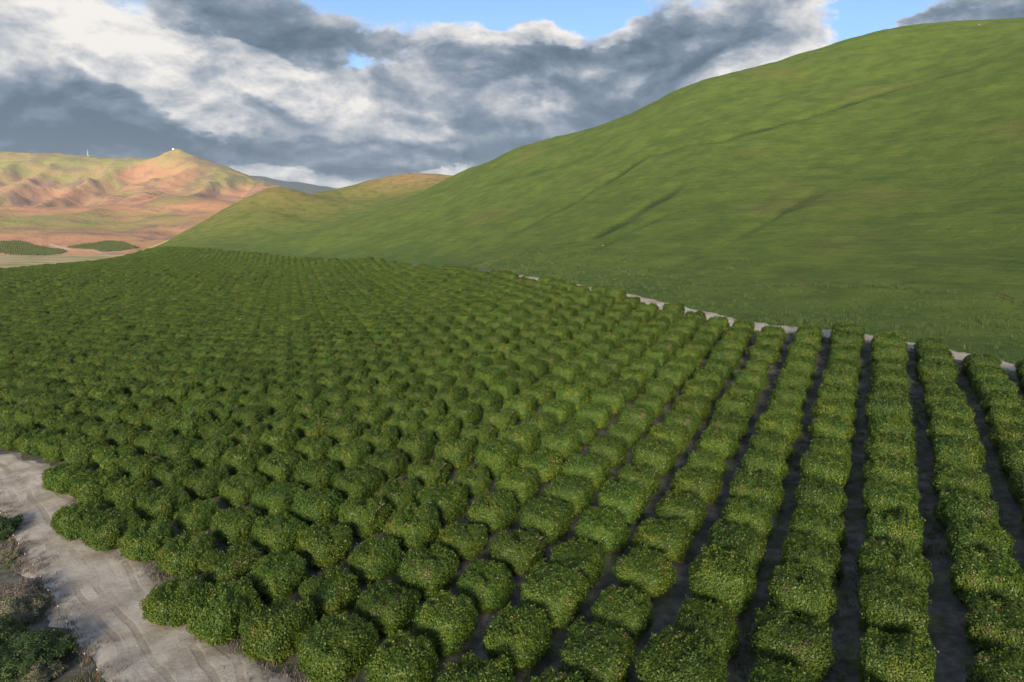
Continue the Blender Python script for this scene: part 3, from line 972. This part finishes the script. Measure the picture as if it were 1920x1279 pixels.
# ------------------------------------------------------------------ the orchard
ORCH_POLY = [tuple(e) for e in EDGE] + [tuple(at(px, py, Y)[:2]) for px, py, Y in
             [(260, 473, 655), (180, 490, 562), (90, 498, 512), (0, 506, 472), (-200, 520, 430), (-500, 540, 380), (-900, 600, 300)]] + [(-260, 160)]
ORCH_POLY += [tuple(map(float, grid_xy(r_, FRONT(r_) - 0.5))) for r_ in (34, 30, 26, 22, 19, 16)]
ORCH_POLY += [tuple(map(float, grid_xy(r_, -3.6))) for r_ in (15, 5, -4, -11)] + [(150.0, 60.0)]

trees = []
for r_ in range(-9, 110):
    for k_ in range(-3, 120):
        if k_ < FRONT(r_) - 0.01 and r_ >= 5:
            continue
        x_, y_ = grid_xy(r_, k_)
        if y_ < 18 or y_ > 720 or abs(x_) > 620:
            continue
        trees.append((r_, k_, x_, y_))
TA = np.array(trees)
inside = (poly_sd(TA[:, 2], TA[:, 3], ORCH_POLY) > 2.2) & (seg_dist(TA[:, 2], TA[:, 3], EDGE)[0] > 5.6)
TA = TA[inside]
n_t = len(TA)
jx = RS.normal(size=n_t) * 0.11
jy = RS.normal(size=n_t) * 0.11
TA[:, 2] += jx
TA[:, 3] += jy
TZ = H(TA[:, 2], TA[:, 3])
rot = -AZ + RS.normal(size=n_t) * 0.05 + (RS.rand(n_t) < 0.5) * math.pi
sc = RS.normal(size=n_t) * 0.035 + 1.0
small = RS.rand(n_t) < 0.03
sc = np.where(small, sc * RS.uniform(0.78, 0.9, n_t), sc)
szc = RS.normal(size=n_t) * 0.05 + 1.0
var = RS.randint(0, NVAR, n_t)
# projection, to find the trees that show largest
yc = (TZ + 2 - CAMZ) * CP + TA[:, 3] * SP
zc = TA[:, 3] * CP - (TZ + 2 - CAMZ) * SP
PXT = 960 + FPX * TA[:, 2] / zc
PYT = 639.5 - FPX * yc / zc
half = 3.2 * FPX / zc
view = (PXT > -half * 0.8) & (PXT < 1920 + half * 0.8) & (PYT < 1279 + half * 0.7) & (zc > 5)
order = np.argsort(zc)
order = order[view[order]]
near = order[:300]
is_near = np.zeros(n_t, bool)
is_near[near] = True

ORD = ['first', 'second', 'third', 'fourth', 'fifth', 'sixth', 'seventh', 'eighth', 'ninth', 'tenth', 'eleventh', 'twelfth', 'thirteenth', 'fourteenth', 'fifteenth', 'sixteenth',
       'seventeenth', 'eighteenth', 'nineteenth', 'twentieth', 'twenty-first', 'twenty-second', 'twenty-third', 'twenty-fourth', 'twenty-fifth', 'twenty-sixth', 'twenty-seventh',
       'twenty-eighth', 'twenty-ninth', 'thirtieth', 'thirty-first', 'thirty-second']
rows_in = sorted(set(TA[near, 0].astype(int)))
row_rank = {r_: i for i, r_ in enumerate(rows_in)}
for i in sorted(near, key=lambda j: (TA[j, 0], TA[j, 1])):
    r_ = int(TA[i, 0])
    mates = sorted(int(TA[j, 1]) for j in near if int(TA[j, 0]) == r_)
    k_ = mates.index(int(TA[i, 1]))
    look = 'small' if small[i] else ('yellow-green' if var[i] % 4 == 2 else ('dark green' if var[i] % 4 == 0 else 'green'))
    t = empty('citrus_tree', (TA[i, 2], TA[i, 3], TZ[i]), rot[i])
    t.scale = (sc[i], sc[i], sc[i] * szc[i])
    tag(t, '%s citrus tree, %s from the near end of the %s row from the right' % (look, ORD[k_], ORD[row_rank[r_]]), 'tree', 'citrus trees in the near part of the orchard')
    c_ = bpy.data.objects.new('crown', CROWNS[var[i]])
    COL.objects.link(c_)
    c_.parent = t
    b_ = bpy.data.objects.new('trunk', TRUNKS[i % 3])
    COL.objects.link(b_)
    b_.parent = t

# ------------------------------------------------------------------ point scatter for what nobody could count
def scatter(name, P, rotz, scl, idx, meshes, label, cat, mats):
    me = bpy.data.meshes.new(name)
    me.from_pydata(np.asarray(P, float).tolist(), [], [])
    for nm, val in (('rotz', rotz), ('scl', scl)):
        a_ = me.attributes.new(nm, 'FLOAT', 'POINT')
        a_.data.foreach_set('value', np.asarray(val, np.float32))
    a_ = me.attributes.new('pick', 'INT', 'POINT')
    a_.data.foreach_set('value', np.asarray(idx, np.int32))
    for m_ in mats:
        me.materials.append(m_)
    o = bpy.data.objects.new(name, me)
    COL.objects.link(o)
    src = bpy.data.collections.new(name + '_kinds')
    for i, ms in enumerate(meshes):
        src.objects.link(bpy.data.objects.new('%s_kind_%02d' % (name, i), ms))
    ng = bpy.data.node_groups.new(name, 'GeometryNodeTree')
    ng.interface.new_socket('Geometry', in_out='INPUT', socket_type='NodeSocketGeometry')
    ng.interface.new_socket('Geometry', in_out='OUTPUT', socket_type='NodeSocketGeometry')
    N = ng.nodes
    gi, go = N.new('NodeGroupInput'), N.new('NodeGroupOutput')
    iop = N.new('GeometryNodeInstanceOnPoints')
    ci = N.new('GeometryNodeCollectionInfo')
    ci.inputs['Collection'].default_value = src
    ci.inputs['Separate Children'].default_value = True
    ci.inputs['Reset Children'].default_value = True
    def na(nm, typ):
        q_ = N.new('GeometryNodeInputNamedAttribute')
        q_.data_type = typ
        q_.inputs['Name'].default_value = nm
        return q_.outputs['Attribute']
    cx = N.new('ShaderNodeCombineXYZ')
    Lk = ng.links.new
    Lk(na('rotz', 'FLOAT'), cx.inputs[2])
    Lk(gi.outputs[0], iop.inputs['Points'])
    Lk(ci.outputs[0], iop.inputs['Instance'])
    iop.inputs['Pick Instance'].default_value = True
    Lk(na('pick', 'INT'), iop.inputs['Instance Index'])
    Lk(cx.outputs[0], iop.inputs['Rotation'])
    Lk(na('scl', 'FLOAT'), iop.inputs['Scale'])
    Lk(iop.outputs[0], go.inputs[0])
    md = o.modifiers.new('scatter', 'NODES')
    md.node_group = ng
    return tag(o, label, cat, kind='stuff')

rest = ~is_near
# trees far outside the picture are left out
rest &= (PXT > -260) & (PXT < 2150) & (zc > 5)
P_ = np.stack([TA[rest, 2], TA[rest, 3], TZ[rest]], 1)
scatter('orchard_trees', P_, rot[rest], sc[rest], var[rest], CROWNS, 'rows of clipped citrus trees filling the far part of the orchard', 'orchard', [M_LEAF])
print('TREES', n_t, 'near', len(near), 'rest', int(rest.sum()), 'far depth', zc[near].max(), 'rows', rows_in)

# ------------------------------------------------------------------ small things: fences, shrubs, rocks, masts
def mat_plain(name, c0, c1, scale=4.0, rough=0.8, metallic=0.0, bump=0.3):
    m, nt, out = material(name)
    p = nt.new('ShaderNodeTexCoord').outputs['Object']
    n = nt.noise(p, scale, 5, 0.65)
    principled(nt, out, nt.mix(n, c0, c1), rough, 0.3, nt.bump(n, bump, 0.02), metallic)
    return m
M_RUST = mat_plain('rusty_steel', (0.16, 0.07, 0.045), (0.26, 0.12, 0.075), 9.0)
M_WHITE = mat_plain('white_paint', (0.72, 0.70, 0.66), (0.82, 0.80, 0.77), 9.0)
M_WIRE = mat_plain('wire', (0.18, 0.16, 0.15), (0.28, 0.26, 0.24), 5.0, 0.5, 0.8)
M_WOOD = mat_plain('weathered_wood', (0.045, 0.030, 0.024), (0.085, 0.055, 0.042), 6.0)
M_STEEL = mat_plain('galvanised_steel', (0.55, 0.55, 0.56), (0.70, 0.70, 0.71), 1.0, 0.6, 0.2)
M_ROCK = mat_plain('pale_rock', (0.15, 0.13, 0.11), (0.24, 0.21, 0.18), 2.0, 0.9, 0.0, 0.8)

def box(x0, x1, y0, y1, z0, z1):
    v = [(x0, y0, z0), (x1, y0, z0), (x1, y1, z0), (x0, y1, z0), (x0, y0, z1), (x1, y0, z1), (x1, y1, z1), (x0, y1, z1)]
    f = [(3, 2, 1, 0), (4, 5, 6, 7), (0, 1, 5, 4), (1, 2, 6, 5), (2, 3, 7, 6), (3, 0, 4, 7)]
    return v, f

def make_mesh(name, parts, mat, smooth=False):
    V, F = merge(parts)
    me = bpy.data.meshes.new(name)
    me.from_pydata(V, [], F)
    if smooth:
        me.polygons.foreach_set('use_smooth', [True] * len(me.polygons))
    me.materials.append(mat)
    return me

def child(name, me, parent, loc=(0, 0, 0), rz=0.0):
    o = bpy.data.objects.new(name, me)
    COL.objects.link(o)
    o.parent = parent
    o.location = loc
    o.rotation_euler = (0, 0, rz)
    return o

def gz(x, y):
    return float(H(np.array([x]), np.array([y]))[0])

# T-post fence beside the track
post_px = [(163, 1249), (145, 1216), (129, 1187), (112, 1159), (95, 1129), (79, 1102), (65, 1080), (51, 1058), (38, 1038), (27, 1022), (20, 1010), (12, 995), (4, 980)]
post_xy = [hit(*p) for p in post_px]
for k in range(2):                                  # the line goes on past the lower edge of the picture
    (x0, y0), (x1, y1) = post_xy[0], post_xy[1]
    post_xy.insert(0, (2 * x0 - x1, 2 * y0 - y1))
tpost = make_mesh('post', [box(-0.030, 0.030, -0.006, 0.006, -0.4, 1.22), box(-0.006, 0.006, 0.006, 0.045, -0.4, 1.22)], M_RUST)
tcap = make_mesh('cap', [box(-0.034, 0.034, -0.010, 0.048, 1.16, 1.25)], M_WHITE)
bx, by = post_xy[0]
fen = empty('wire_fence', (bx, by, gz(bx, by)))
tag(fen, 'rusty steel post and wire fence with white post tops beside the dirt track', 'fence')
rng = random.Random(3)
for (x_, y_) in post_xy:
    po = child('post', tpost, fen, (x_ - bx, y_ - by, gz(x_, y_) - gz(bx, by)), rng.uniform(-0.3, 0.3))
    po.rotation_euler = (rng.uniform(-0.05, 0.05), rng.uniform(-0.05, 0.05), rng.uniform(0, 6))
    child('cap', tcap, po)
for hgt in (0.35, 0.70, 1.02):
    path = []
    for i, (x_, y_) in enumerate(post_xy):
        path.append((x_ - bx, y_ - by, gz(x_, y_) - gz(bx, by) + hgt))
    child('wire', make_mesh('wire', [tube(path, [0.004] * len(path), 4)], M_WIRE), fen)

# pasture fence on the lower slope: wooden braces with wire and light posts between
def brace(px, n, gap, hgt, rails, label):
    c = hit(*px)
    d, al = seg_dist(np.array([c[0]]), np.array([c[1]]), FENCE_LINE)
    j = min(range(len(FENCE_LINE) - 1), key=lambda i: seg_dist(np.array([c[0]]), np.array([c[1]]), FENCE_LINE[i:i + 2])[0][0])
    ux, uy = FENCE_LINE[j + 1][0] - FENCE_LINE[j][0], FENCE_LINE[j + 1][1] - FENCE_LINE[j][1]
    L = math.hypot(ux, uy)
    ux, uy = ux / L, uy / L
    z0 = gz(*c)
    root = empty('fence_brace', (c[0], c[1], z0))
    tag(root, label, 'fence', 'wooden fence braces on the pasture')
    tops = []
    for i in range(n):
        s_ = (i - (n - 1) / 2) * gap
        x_, y_ = c[0] + ux * s_, c[1] + uy * s_
        zz_ = gz(x_, y_) - z0
        me = make_mesh('post', [tube([(0, 0, -0.4), (0.01, 0, hgt * 0.5), (0.0, 0.01, hgt)], [0.13, 0.125, 0.115], 10)], M_WOOD)
        child('post', me, root, (ux * s_, uy * s_, zz_))
        tops.append((ux * s_, uy * s_, zz_))
    if rails:
        for a_, b_ in zip(tops[:-1], tops[1:]):
            me = make_mesh('rail', [tube([(a_[0], a_[1], a_[2] + hgt * 0.82), (b_[0], b_[1], b_[2] + hgt * 0.82)], [0.075, 0.07], 8)], M_WOOD)
            child('rail', me, root)
    return root
brace((1882, 572), 3, 2.1, 1.35, True, 'dark wooden fence brace of three posts and rails at the right edge of the pasture')
brace((1171, 508), 3, 1.3, 1.45, False, 'three dark wooden fence posts standing close together in the middle of the pasture')
brace((937, 489), 3, 1.5, 1.45, False, 'three small dark fence posts near the far corner of the orchard trees')

# light posts and wire of the same fence
fx, fy = FENCE_LINE[0]
fz0 = gz(fx, fy)
pf = empty('pasture_fence', (fx, fy, fz0))
tag(pf, 'thin wire fence with light steel posts along the foot of the grassy hill', 'fence')
thin = make_mesh('post', [box(-0.025, 0.025, -0.02, 0.02, -0.3, 1.25)], M_RUST)
path = []
for (ax_, ay_), (bx_, by_) in zip(FENCE_LINE[:-1], FENCE_LINE[1:]):
    L = math.hypot(bx_ - ax_, by_ - ay_)
    n_ = max(2, int(L / 7.0))
    for i in range(n_):
        t_ = i / n_
        x_, y_ = ax_ + (bx_ - ax_) * t_, ay_ + (by_ - ay_) * t_
        z_ = gz(x_, y_) - fz0
        path.append((x_ - fx, y_ - fy, z_))
        child('post', thin, pf, (x_ - fx, y_ - fy, z_))
for hgt in (0.5, 1.1):
    child('wire', make_mesh('wire', [tube([(a, b, c + hgt) for a, b, c in path], [0.006] * len(path), 4)], M_WIRE), pf)

# shrubs on the rough ground left of the fence
M_SAGE = mat_leaf('sage_leaf', (0.105, 0.115, 0.075), (0.185, 0.190, 0.130), (0.22, 0.21, 0.12), gloss=0.7, trans=0.12)
M_DRYB = mat_leaf('dry_brush', (0.125, 0.105, 0.095), (0.21, 0.18, 0.165), (0.20, 0.18, 0.12), gloss=0.8, trans=0.08)
M_BUSH = mat_leaf('bush_leaf', (0.030, 0.072, 0.020), (0.060, 0.120, 0.030), (0.12, 0.16, 0.03), gloss=0.5, trans=0.2)
M_TWIG = mat_bark('twig_bark', (0.12, 0.10, 0.085), (0.22, 0.19, 0.16))
def shrub(px, a, b, h, mat, seed, label, leaves=6000, L0=0.16, rough=0.9, flush=0.3):
    c = hit(*px)
    root = empty('shrub', (c[0], c[1], gz(*c)), random.Random(seed).uniform(0, 6))
    tag(root, label, 'shrub', 'shrubs on the rough ground left of the fence')
    me = crown_mesh('foliage', seed, mat, a=a, b=b, h=h, leaves=leaves, pw=2.1, lump=0.75 * min(a, 1.6), L0=L0, flush=flush, base=0.02, deadness=1.5, rough=rough)
    child('foliage', me, root)
    child('stem', trunk_mesh('stem', seed, M_TWIG, h=h * 0.7, r0=0.05, spread=a * 0.7, limbs=6, fork=0.12), root)
shrub((55, 1252), 3.4, 2.6, 2.3, M_BUSH, 501, 'large dark green bush in the lower left corner beside the fence', 12000, 0.17, 0.8)
shrub((-15, 1225), 2.6, 2.4, 2.0, M_BUSH, 502, 'dark green bush cut by the left edge of the picture, lower one', 8000, 0.17, 0.8)
shrub((55, 1155), 2.3, 1.8, 1.7, M_SAGE, 503, 'big grey-green sagebrush left of the fence posts', 9000, 0.15, 1.1)
shrub((20, 1135), 1.7, 1.4, 1.3, M_DRYB, 504, 'purplish grey dry brush behind the big sagebrush', 6000, 0.14, 1.2)
shrub((8, 1178), 1.6, 1.5, 1.0, M_DRYB, 505, 'low grey dry brush at the left edge, in front of the sagebrush', 5000, 0.14, 1.2)
shrub((68, 1118), 0.9, 0.8, 0.8, M_SAGE, 506, 'small grey-green sagebrush close to the fence line', 3000, 0.12, 1.1)
shrub((22, 1050), 1.1, 0.9, 0.8, M_SAGE, 507, 'small pale green sagebrush farthest up the fence line', 3500, 0.12, 1.1)
shrub((5, 1003), 1.9, 2.8, 1.6, M_BUSH, 508, 'dark green bush at the left edge beside the pale track', 8000, 0.16, 0.8)
shrub((88, 1275), 1.6, 1.3, 1.1, M_SAGE, 509, 'grey-green sagebrush at the bottom edge in front of the dark bush', 5000, 0.14, 1.1)
shrub((20, 1275), 1.5, 1.2, 1.0, M_BUSH, 510, 'low green bush at the very bottom left', 4000, 0.15, 0.8)

# pale boulders on the hillside
def rock(px, r, seed, label):
    c = hit(*px)
    rs = np.random.RandomState(seed)
    nu, nv = 12, 8
    V, F = [], []
    for j in range(nv + 1):
        ph = -math.pi / 2 + math.pi * j / nv
        for i in range(nu):
            th = 2 * math.pi * i / nu
            d_ = np.array([math.cos(ph) * math.cos(th), math.cos(ph) * math.sin(th), math.sin(ph)])
            k_ = 1 + 0.35 * float(vnoise(np.array([d_[0] * 1.3 + seed]), np.array([d_[1] * 1.3]), np.array([d_[2] * 1.3]), seed)[0])
            V.append(tuple(d_ * k_ * r * np.array([1.2, 1.0, 0.75]) + np.array([0, 0, 0.25 * r])))
    for j in range(nv):
        for i in range(nu):
            F.append((j * nu + i, j * nu + (i + 1) % nu, (j + 1) * nu + (i + 1) % nu, (j + 1) * nu + i))
    o = mesh_obj('boulder', V, F, M_ROCK, smooth=False)
    o.location = (c[0], c[1], gz(*c))
    tag(o, label, 'rock', 'pale boulders on the hillside')
rock((1835, 47), 1.0, 21, 'pale boulder just below the skyline at the top right')
rock((1130, 456), 0.45, 22, 'small pale boulder beside a drainage line on the lower slope')

# radio masts on the far crest
def surf_mtn(px, Y):
    d_ = ray(px, 430)
    x_ = d_[0] / d_[1] * Y
    return x_, Y, float(mtn_z(np.array([x_]), np.array([float(Y)]))[0])
def mast(px, Y, hgt, wid, label, dishes):
    x_, y_, z_ = surf_mtn(px, Y)
    root = empty('radio_mast', (x_, y_, z_))
    tag(root, label, 'mast', 'radio masts on the far mountain crest')
    parts = []
    legs = [(math.cos(a_) * wid, math.sin(a_) * wid) for a_ in (0.4, 2.5, 4.6)]
    nb = 9
    for i, (lx, ly) in enumerate(legs):
        parts.append(tube([(lx, ly, -6), (lx * 0.55, ly * 0.55, hgt * 0.8)], [0.45, 0.32], 6))
        mx_, my_ = legs[(i + 1) % 3]
        for k in range(nb):
            f0, f1 = k / nb, (k + 1) / nb
            s0, s1 = 1 - 0.45 * f0, 1 - 0.45 * f1
            parts.append(tube([(lx * s0, ly * s0, hgt * 0.8 * f0), (mx_ * s1, my_ * s1, hgt * 0.8 * f1)], [0.2, 0.2], 4))
    child('lattice_tower', make_mesh('lattice_tower', parts, M_STEEL), root)
    child('antenna', make_mesh('antenna', [tube([(0, 0, hgt * 0.78), (0, 0, hgt)], [0.35, 0.2], 6)], M_WHITE), root)
    for i in range(dishes):
        zz_ = hgt * (0.25 + 0.17 * i)
        prof = [(0, -0.1), (0.9, 0.05), (1.6, 0.35), (2.1, 0.8)]
        V, F = [], []
        for rr, dd in prof:
            for k in range(12):
                an = 2 * math.pi * k / 12
                V.append((rr * math.cos(an), -wid - 0.3 - dd, rr * math.sin(an)))
        for j in range(3):
            for k in range(12):
                F.append((j * 12 + k, j * 12 + (k + 1) % 12, (j + 1) * 12 + (k + 1) % 12, (j + 1) * 12 + k))
        child('dish', make_mesh('dish', [(V, F)], M_WHITE), root, (0, 0, zz_), 0.5 * i)
    hut = empty('equipment_hut', (x_ + wid + 9, y_ - 4, surf_mtn(px + 2.2, Y)[2]))
    tag(hut, 'small white equipment hut beside the ' + ('tall' if hgt > 40 else 'short') + ' radio mast on the far crest', 'hut', 'huts on the far mountain crest')
    child('wall', make_mesh('wall', [box(-5, 5, -4, 4, -5, 5.5)], M_WHITE), hut)
    child('roof', make_mesh('roof', [box(-5.5, 5.5, -4.5, 4.5, 5.5, 6.2)], M_STEEL), hut)
    child('door', make_mesh('door', [box(-1, 1, -4.25, -4.0, 0, 2.4)], M_RUST), hut)
mast(178, 6050, 70, 2.6, 'tall white lattice radio mast on the far mountain crest', 3)
mast(335, 5850, 24, 1.6, 'short radio mast on the pointed summit of the far mountain', 1)

# ------------------------------------------------------------------ orchards and roads down in the valley
def floor_z(x, y):
    return np.maximum(H(x, y), np.where(y > 2060, foot_z(x, y), -1e3))
def hit_far(px, py):
    d = ray(px, py)
    Y = np.linspace(900, 3400, 1600)
    X = d[0] / d[1] * Y
    Z = CAMZ + d[2] / d[1] * Y
    b_ = np.nonzero(Z < floor_z(X, Y))[0]
    i = b_[0] if len(b_) else len(Y) - 1
    return (float(X[i]), float(Y[i]))
M_LEAF2 = mat_leaf('young_citrus_leaf', (0.085, 0.125, 0.020), (0.12, 0.165, 0.026), (0.22, 0.23, 0.03))
SMALL = [crown_mesh('crown', 700 + i, M_LEAF2, a=2.9, b=2.9, h=4.2, leaves=900, pw=2.6, lump=0.6, L0=0.6, flush=0.5) for i in range(3)]
PV = []
for poly in ([(-60, 455), (0, 453), (42, 454), (62, 460), (90, 465), (125, 472), (112, 477), (60, 479), (0, 475), (-60, 474)],
             [(121, 465), (160, 459), (200, 453), (228, 454), (260, 465), (225, 471), (188, 473), (178, 468)]):
    wp_ = [hit_far(*p) for p in poly]
    xs, ys = [p[0] for p in wp_], [p[1] for p in wp_]
    X, Y = np.meshgrid(np.arange(min(xs), max(xs), 7.5), np.arange(min(ys), max(ys), 10.0))
    X, Y = X.ravel(), Y.ravel()
    k_ = poly_sd(X, Y, wp_) > 0
    X, Y = X[k_] + RS.normal(size=k_.sum()) * 0.4, Y[k_] + RS.normal(size=k_.sum()) * 0.4
    PV.append(np.stack([X, Y, floor_z(X, Y)], 1))
PV = np.concatenate(PV)
print('VALLEY', len(PV))
scatter('valley_orchard', PV, RS.uniform(0, 6, len(PV)), RS.uniform(0.9, 1.2, len(PV)), RS.randint(0, 3, len(PV)), SMALL, 'two small dark green orchard blocks on the valley floor at far left', 'orchard', [M_LEAF2])
def ribbon(name, line_px, wid, label):
    L = [hit_far(*p) for p in line_px]
    P = []
    for (ax_, ay_), (bx_, by_) in zip(L[:-1], L[1:]):
        n_ = max(2, int(math.hypot(bx_ - ax_, by_ - ay_) / 10))
        for i in range(n_):
            P.append((ax_ + (bx_ - ax_) * i / n_, ay_ + (by_ - ay_) * i / n_))
    P = np.array(P)
    P = P + np.stack([3 * vnoise(P[:, 0] / 40, P[:, 1] / 40, seed=5), 3 * vnoise(P[:, 0] / 40, P[:, 1] / 40, seed=6)], 1)
    T = np.gradient(P, axis=0)
    T /= np.linalg.norm(T, axis=1, keepdims=True) + 1e-9
    Nn = np.stack([-T[:, 1], T[:, 0]], 1)
    V, rows = [], 5
    for j in range(rows):
        Q = P + Nn * wid * (j / (rows - 1) - 0.5)
        V.append(np.stack([Q[:, 0], Q[:, 1], floor_z(Q[:, 0], Q[:, 1]) + 0.8], 1))
    V = np.stack(V, 1).reshape(-1, 3)
    ii = np.arange(len(P) * rows).reshape(len(P), rows)
    F = np.stack([ii[:-1, :-1], ii[:-1, 1:], ii[1:, 1:], ii[1:, :-1]], -1).reshape(-1, 4)
    structure(mesh_obj(name, V, F, M_DIRT, attrs={'along': np.zeros(len(V)), 'across': np.zeros(len(V))}), label, 'road')
ribbon('valley_road', [(-20, 477), (30, 479), (62, 481), (100, 478), (130, 475)], 9, 'pale dirt road along the near side of the left valley orchard')
ribbon('valley_road', [(95, 459), (112, 464), (126, 468), (150, 470), (176, 471), (190, 475), (225, 473), (262, 468)], 9, 'pale dirt road winding past the right valley orchard')

# ------------------------------------------------------------------ grass tufts and weeds
def tuft_mesh(name, seed, mat, n=16, h=0.45, sp=0.22):
    rs = np.random.RandomState(seed)
    V, F = [], []
    for i in range(n):
        x, y = rs.normal(size=2) * sp
        an = rs.uniform(0, 6.28)
        hh = h * rs.uniform(0.6, 1.3)
        ln = rs.uniform(0.1, 0.5) * hh
        wx, wy = math.cos(an) * 0.028, math.sin(an) * 0.028
        lx, ly = -math.sin(an) * ln, math.cos(an) * ln
        o = len(V)
        V += [(x - wx, y - wy, -0.05), (x + wx, y + wy, -0.05), (x + wx * 0.7 + lx * 0.4, y + wy * 0.7 + ly * 0.4, hh * 0.6), (x - wx * 0.7 + lx * 0.4, y - wy * 0.7 + ly * 0.4, hh * 0.6), (x + lx, y + ly, hh)]
        F += [(o, o + 1, o + 2, o + 3), (o + 3, o + 2, o + 4)]
    me = bpy.data.meshes.new(name)
    me.from_pydata(V, [], F)
    a_ = me.attributes.new('leaf', 'FLOAT', 'POINT')
    a_.data.foreach_set('value', np.repeat(rs.rand(n), 5).astype(np.float32))
    a_ = me.attributes.new('flush', 'FLOAT', 'POINT')
    a_.data.foreach_set('value', np.repeat(np.clip(rs.normal(size=n) * 0.25, 0, 1), 5).astype(np.float32))
    a_ = me.attributes.new('dead', 'FLOAT', 'POINT')
    a_.data.foreach_set('value', np.zeros(n * 5, np.float32))
    me.materials.append(mat)
    return me
M_BLADE = mat_leaf('grass_blade', (0.060, 0.110, 0.026), (0.105, 0.160, 0.036), (0.18, 0.19, 0.06), gloss=0.6, trans=0.25)
TUFTS = [tuft_mesh('tuft', 800 + i, M_BLADE, 18, 0.42 + 0.08 * i, 0.26) for i in range(4)]
# pasture beside the orchard
NP = 60000
gx_ = RS.uniform(-20, 190, NP)
gy_ = RS.uniform(85, 330, NP)
dE = seg_dist(gx_, gy_, EDGE)[0]
sdh = poly_sd(gx_, gy_, HILL_POLY)
dF = seg_dist(gx_, gy_, FENCE_LINE)[0]
ok = (sdh > 0.3) & (np.abs(gx_ / gy_) < 0.95)
pr = 0.7 * (1 - ss(dE + 14 * vnoise(gx_ / 25, gy_ / 25, seed=19), -5, 60)) ** 1.6 * (0.35 + 0.65 * ss(vnoise(gx_ / 9, gy_ / 9, seed=15), -0.3, 0.5))
pr = np.maximum(pr, 1.0 * (dF < 1.5) * ss(vnoise(gx_ / 14, gy_ / 14, seed=6), -0.5, 0.2))
ok &= RS.rand(NP) < pr
gx_, gy_ = gx_[ok], gy_[ok]
print('TUFTS', len(gx_))
scatter('meadow_grass', np.stack([gx_, gy_, H(gx_, gy_) + 0.10], 1), RS.uniform(0, 6.28, len(gx_)), RS.uniform(0.7, 1.5, len(gx_)), RS.randint(0, 4, len(gx_)), TUFTS,
        'long green grass at the foot of the hill beside the orchard', 'grass', [M_BLADE])
# weeds in the lanes and along the track
NP = 45000
gx_ = RS.uniform(-75, 95, NP)
gy_ = RS.uniform(28, 150, NP)
wd = ss(fbm(gx_ / 6, gy_ / 6, oct=2, seed=17), -0.15, 0.6)
sdt = poly_sd(gx_, gy_, TRACK_POLY)
sdo = poly_sd(gx_, gy_, ORCH_POLY)
off_track = ((gx_ < -20) & (sdt < -1.0) & (sdo < -1)) * 0.5
ok = (RS.rand(NP) < np.where(sdo > 0, 0.75 * wd, off_track * (0.25 + wd))) & (sdt < 0.5) & (np.abs(gx_ / gy_) < 0.95) & (poly_sd(gx_, gy_, HILL_POLY) < -4)
gx_, gy_ = gx_[ok], gy_[ok]
print('WEEDS', len(gx_))
scatter('lane_weeds', np.stack([gx_, gy_, H(gx_, gy_)], 1), RS.uniform(0, 6.28, len(gx_)), RS.uniform(0.4, 0.9, len(gx_)), RS.randint(0, 4, len(gx_)), TUFTS,
        'low green weeds scattered in the lanes and on the rough ground', 'weeds', [M_BLADE])

# dry tufts along the fence and the edge of the track, loose stones on it
DRY = [tuft_mesh('dry_tuft', 850 + i, M_DRYB, 22, 0.30 + 0.06 * i, 0.30) for i in range(3)]
px_, py_ = [], []
for (ax_, ay_), (bx_, by_) in list(zip(left_edge[:-1], left_edge[1:])) + list(zip(right_edge[3:-1], right_edge[4:])):
    n_ = int(math.hypot(bx_ - ax_, by_ - ay_) * 16)
    t_ = RS.rand(n_)
    px_.append(ax_ + (bx_ - ax_) * t_ + RS.normal(size=n_) * 0.9)
    py_.append(ay_ + (by_ - ay_) * t_ + RS.normal(size=n_) * 0.9)
px_, py_ = np.concatenate(px_), np.concatenate(py_)
k_ = (RS.rand(len(px_)) < 0.25 + 0.75 * ss(fbm(px_ / 4, py_ / 4, oct=2, seed=27), -0.1, 0.5)) & (poly_sd(px_, py_, HILL_POLY) < -3)
px_, py_ = px_[k_], py_[k_]
scatter('dry_grass', np.stack([px_, py_, H(px_, py_) + 0.06], 1), RS.uniform(0, 6.28, len(px_)), RS.uniform(0.4, 1.0, len(px_)), RS.randint(0, 3, len(px_)), DRY,
        'dry greyish grass along the edges of the dirt track', 'grass', [M_DRYB])
def stone_mesh(seed):
    rs = np.random.RandomState(seed)
    v, f = box(-0.5, 0.5, -0.4, 0.4, -0.2, 0.4)
    v = [tuple(np.array(p) * rs.uniform(0.6, 1.1, 3)) for p in v]
    return make_mesh('stone', [(v, f)], M_ROCK)
STN = [stone_mesh(900 + i) for i in range(4)]
NP = 9000
gx_, gy_ = RS.uniform(-75, 10, NP), RS.uniform(28, 120, NP)
sdt = poly_sd(gx_, gy_, TRACK_POLY)
k_ = (sdt > -3.5) & (RS.rand(NP) < np.where(sdt < 1.2, 0.8, 0.25)) & (poly_sd(gx_, gy_, ORCH_POLY) < 0)
gx_, gy_ = gx_[k_], gy_[k_]
scatter('loose_stones', np.stack([gx_, gy_, H(gx_, gy_) + np.where(sdt[k_] > 0.5, 0.17, 0.03)], 1), RS.uniform(0, 6.28, len(gx_)), RS.uniform(0.05, 0.20, len(gx_)), RS.randint(0, 4, len(gx_)), STN,
        'loose stones and clods on and beside the dirt track', 'stones', [M_ROCK])
